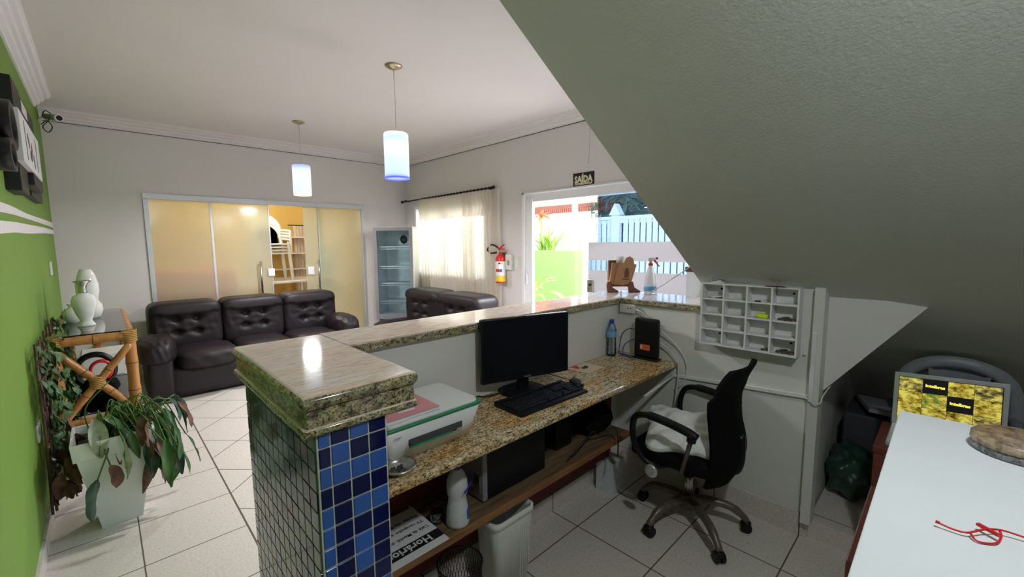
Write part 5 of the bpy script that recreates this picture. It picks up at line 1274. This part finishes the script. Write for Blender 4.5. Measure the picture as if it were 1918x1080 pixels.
# ================================================================ yellow room contents
def pchair(z0, label):
    t = thing('plastic_chair', label, 'chair', (1.90, 7.3, z0), 0, 'stacked white plastic chairs')
    W = M['plasticwhite']
    MB().puff((1.90, 7.3, z0+.42), (.42, .42, .03), 6, 5).build('seat', W, t)
    for sx in (-1, 1):
        for y in (7.12, 7.48): MB().tube(smooth_pts([(1.90+sx*.19, y, z0+.44), (1.90+sx*.20, y, z0+.40), (1.90+sx*.235, y, z0)]), .020, 8).build('leg', W, t)
        MB().tube(smooth_pts([(1.90+sx*.235, 7.13, z0+.40), (1.90+sx*.24, 7.13, z0+.60), (1.90+sx*.22, 7.2, z0+.63), (1.90+sx*.2, 7.45, z0+.64)]), .018, 8).build('armrest', W, t)
    MB().tube(smooth_pts([(1.70, 7.47, z0+.42), (1.71, 7.50, z0+.70), (1.80, 7.52, z0+.83), (1.90, 7.52, z0+.86), (2.0, 7.52, z0+.83), (2.09, 7.50, z0+.70), (2.10, 7.47, z0+.42)]), .024, 8).build('back_frame', W, t)
    b = MB(); b.sheet([[(1.74+.04*j, 7.505, z0+.46+.34*k/4) for j in range(9)] for k in range(5)]); b.sheet([[(1.74+.04*(8-j), 7.515, z0+.46+.34*k/4) for j in range(9)] for k in range(5)]); b.build('back_panel', W, t)
tb = thing('white_table', 'pale table under the stacked plastic chairs behind the glass doors', 'table', (2.1, 7.5, 0))
MB().box(1.3, 2.55, 7.0, 7.95, .87, .90, .005).build('top', M['plasticwhite'], tb)
for x in (1.35, 2.5):
    for y in (7.05, 7.9): MB().box(x-.02, x+.02, y-.02, y+.02, 0, .87).build('leg', M['plasticwhite'], tb)
for k in range(4): pchair(.902+k*.045, ['bottom', 'second lowest', 'second highest', 'topmost'][k]+' white plastic chair of the stack seen through the open glass door')
for z, nm in ((1.57, 'top'), (1.29, 'middle'), (1.02, 'lowest')):
    tag(B(1.85, 2.62, 7.95, 8.2, z, z+.02).build('wall_shelf', M['plasticwhite']), nm+' white wall shelf in the yellow room', 'shelf', 'wall shelves in the yellow room')
yc = thing('curtain', 'narrow white curtain in the yellow room seen through the open door', 'curtain', (2.6, 8.1, .3))
rows_ = [[(2.48+.30*j/30, 8.10+.02*sin(j*1.3), 1.78-1.5*k/10) for j in range(31)] for k in range(11)]
MB().sheet(rows_).build('curtain_panel', M['curtain'], yc)
MB().tube([(2.40, 8.1, 1.79), (2.95, 8.1, 1.79)], .01, 8).build('rod', M['black'], yc)
tag(B(.38, 1.20, 6.12, 6.5, 0, 1.17, .08, 3).build('orange_cabinet', M['orange']), 'orange object blurred behind the left frosted glass panel', 'cabinet')
gp_ = thing('green_plant', 'green plant blurred behind the right frosted glass panel', 'plant', (2.35, 6.5, 0))
b = MB(); b.slot(M['extleaf'])
for k in range(50): leafmesh(b, (2.40+random.uniform(-.08, .08), 6.35, .75+random.uniform(0, .6)), (random.uniform(-1, 1), random.uniform(-.5, .5), random.uniform(-.2, 1)), .16, .07, .4, .3, 0, 5)
b.build('foliage', None, gp_)
MB().lathe([(.08, 0), (.12, .25), (.1, .25)], (2.40, 6.38, .0), 18).build('pot', M['plasticwhite'], gp_)
MB().tube([(2.40, 6.38, .2), (2.40, 6.36, 1.2)], .012, 8).build('stem', M['twig'], gp_)

# ================================================================ outdoors
struct(B(XR+.15, 14, -6, 16, -.15, -.01).build('floor_outside', M['ground']))
tag(B(5.6, 5.8, 4.30, 7.5, 0, 1.31).build('garden_wall', M['extgreen']), 'low green garden wall outside the open door', 'wall')
tag(B(7.8, 7.95, 5.45, 14, 0, 2.05).build('boundary_wall', M['extwhite']), 'bright white boundary wall behind the green garden wall', 'wall')
tag(MB().poly([(8.0, 5.0, 2.25), (10.8, 5.0, 4.2), (10.8, 5.0, 4.1), (8.0, 5.0, 2.15)], (0, 10, 0)).build('neighbour_roof', M['roof']), 'red clay tiled roof beyond the white boundary wall', 'roof')
pgl = thing('pergola', 'cream timber pergola frame outside the open door', 'pergola', (6.4, 5.6, 0))
for (x, y) in ((6.3, 5.95), (6.3, 4.85)): MB().box(x-.04, x+.04, y-.04, y+.04, 0, 2.15).build('post', M['beam'], pgl)
MB().box(6.25, 6.35, 4.4, 7.6, 2.15, 2.25).build('beam', M['beam'], pgl); MB().obox((6.1, 5.6, 2.32), (.08, 2.6, .08), (0, 0, .35)).build('beam', M['beam'], pgl)
hc = thing('garden_plant', 'green spiky garden plant with an orange flower behind the green wall', 'plant', (6.1, 5.35, 0))
b = MB(); b.slot(M['extleaf'])
for k in range(34): leafmesh(b, (6.05, 5.30+random.uniform(-.15, .15), 1.15+random.uniform(0, .2)), (random.uniform(-.5, .5), random.uniform(-.6, .6), 1), random.uniform(.25, .5), .05, .25, .3, 0, 6)
b.build('leaves', None, hc)
b = MB(); b.slot(M['extflower'])
for k in range(16): leafmesh(b, (6.05, 5.45, 1.95), (random.uniform(-1, 1), random.uniform(-1, 1), random.uniform(-.4, .6)), .20, .06, .2, .3, 0, 5)
b.build('flower', None, hc)
MB().tube([(6.05, 5.45, 0), (6.05, 5.45, 1.95)], .012, 6).build('stem', M['extleaf'], hc)
lfp = thing('garden_plant', 'arching yellow-green fronds in front of the green garden wall', 'plant', (5.0, 4.75, 0))
b = MB(); b.slot(M['extleaf'])
for k in range(12): leafmesh(b, (5.0, 4.72, .45), (random.uniform(-.3, .3), random.uniform(-.7, .4), 1), .65, .05, .7, .3, 0, 8)
b.tube([(5.0, 4.72, 0), (5.0, 4.72, .5)], .02, 8); b.build('fronds', None, lfp)
# picket fence seen through the tinted pane
fc = thing('picket_fence', 'white picket fence with gate post outside the tinted glass', 'fence', (6.6, 2.6, 0))
MB().box(6.55, 6.65, 4.08, 4.24, 0, 1.92).build('gate_post', M['fence'], fc)
MB().poly([(6.52, 4.05, 1.92), (6.52, 4.27, 1.92), (6.52, 4.16, 2.12)], (.16, 0, 0)).build('post_cap', M['fence'], fc)
for z in (.35, 1.78): MB().box(6.60, 6.64, -1.0, 4.9, z, z+.06).build('rail', M['fence'], fc)
MB().box(6.56, 6.68, -1.0, 4.9, 1.84, 1.90).build('top_rail', M['fence'], fc)
y = 4.85; pks = []
while y > -1.0:
    if not (4.05 < y < 4.27): MB().box(6.58, 6.60, y-.042, y+.042, .1, 1.84).build('picket', M['fence'], fc)
    y -= .11
nbld = thing('neighbour_house', 'pale blue neighbouring house seen beyond the fence', 'building', (11, 2, 0))
MB().box(11, 11.3, -6, 5.5, 0, 2.5).build('wall', flat('pale_blue_wall', (.62, .72, .85), .7), nbld)
for k in range(8): MB().box(10.97, 11.0, -4+k*1.1, -3.4+k*1.1, 1.0, 1.35).build('window', M['bluelab'], nbld)
pm_ = thing('palm_tree', 'palm tree with drooping fronds beyond the picket fence', 'palm tree', (10.0, 4.9, 0))
MB().tube([(10.0, 4.9, 0), (9.9, 4.9, 3.5)], [.13, .10], 12).build('trunk', M['twig'], pm_)
for k in range(16):
    a = 2*pi*k/16+.2; b = MB(); b.slot(M['palm']); p = Vector((9.9, 4.9, 3.5)); d = Vector((cos(a), sin(a), .55)).normalized(); L_ = 2.4; n = 16; pts = []
    for j in range(n+1):
        pts.append(p.copy()); p = p+d*(L_/n); d = (d+Vector((0, 0, -.155))).normalized()
    b.tube(pts, .012, 4)
    for j in range(2, n+1):
        dd = (pts[j]-pts[j-1]).normalized(); s = dd.cross(Vector((0, 0, 1))).normalized()
        for sg in (-1, 1):
            for q in (0, .5):
                base = pts[j-1].lerp(pts[j], q); e = base+(s*sg*.38+dd*.25+Vector((0, 0, -.28)))
                w2 = dd*.022; b.quad(base-w2, base+w2, e+w2*.3, e-w2*.3)
    b.build('frond', None, pm_)
bu = thing('garden_bush', 'dark hedge behind the picket fence', 'hedge', (8.3, 1.5, 0))
b = MB(); b.slot(M['palm'])
for k in range(1500):
    p = (random.uniform(7.7, 8.3), random.uniform(-1.0, 5.6), random.uniform(1.5, 3.2)); leafmesh(b, p, (random.uniform(-1, 1), random.uniform(-1, 1), random.uniform(-.6, .6)), .35, .10, .3, .2, 0, 3)
b.build('foliage', None, bu)
MB().puff((8.4, 2.2, 1.55), (.7, 6.8, 3.1), 8, 6).build('bush_core', M['palm'], bu)
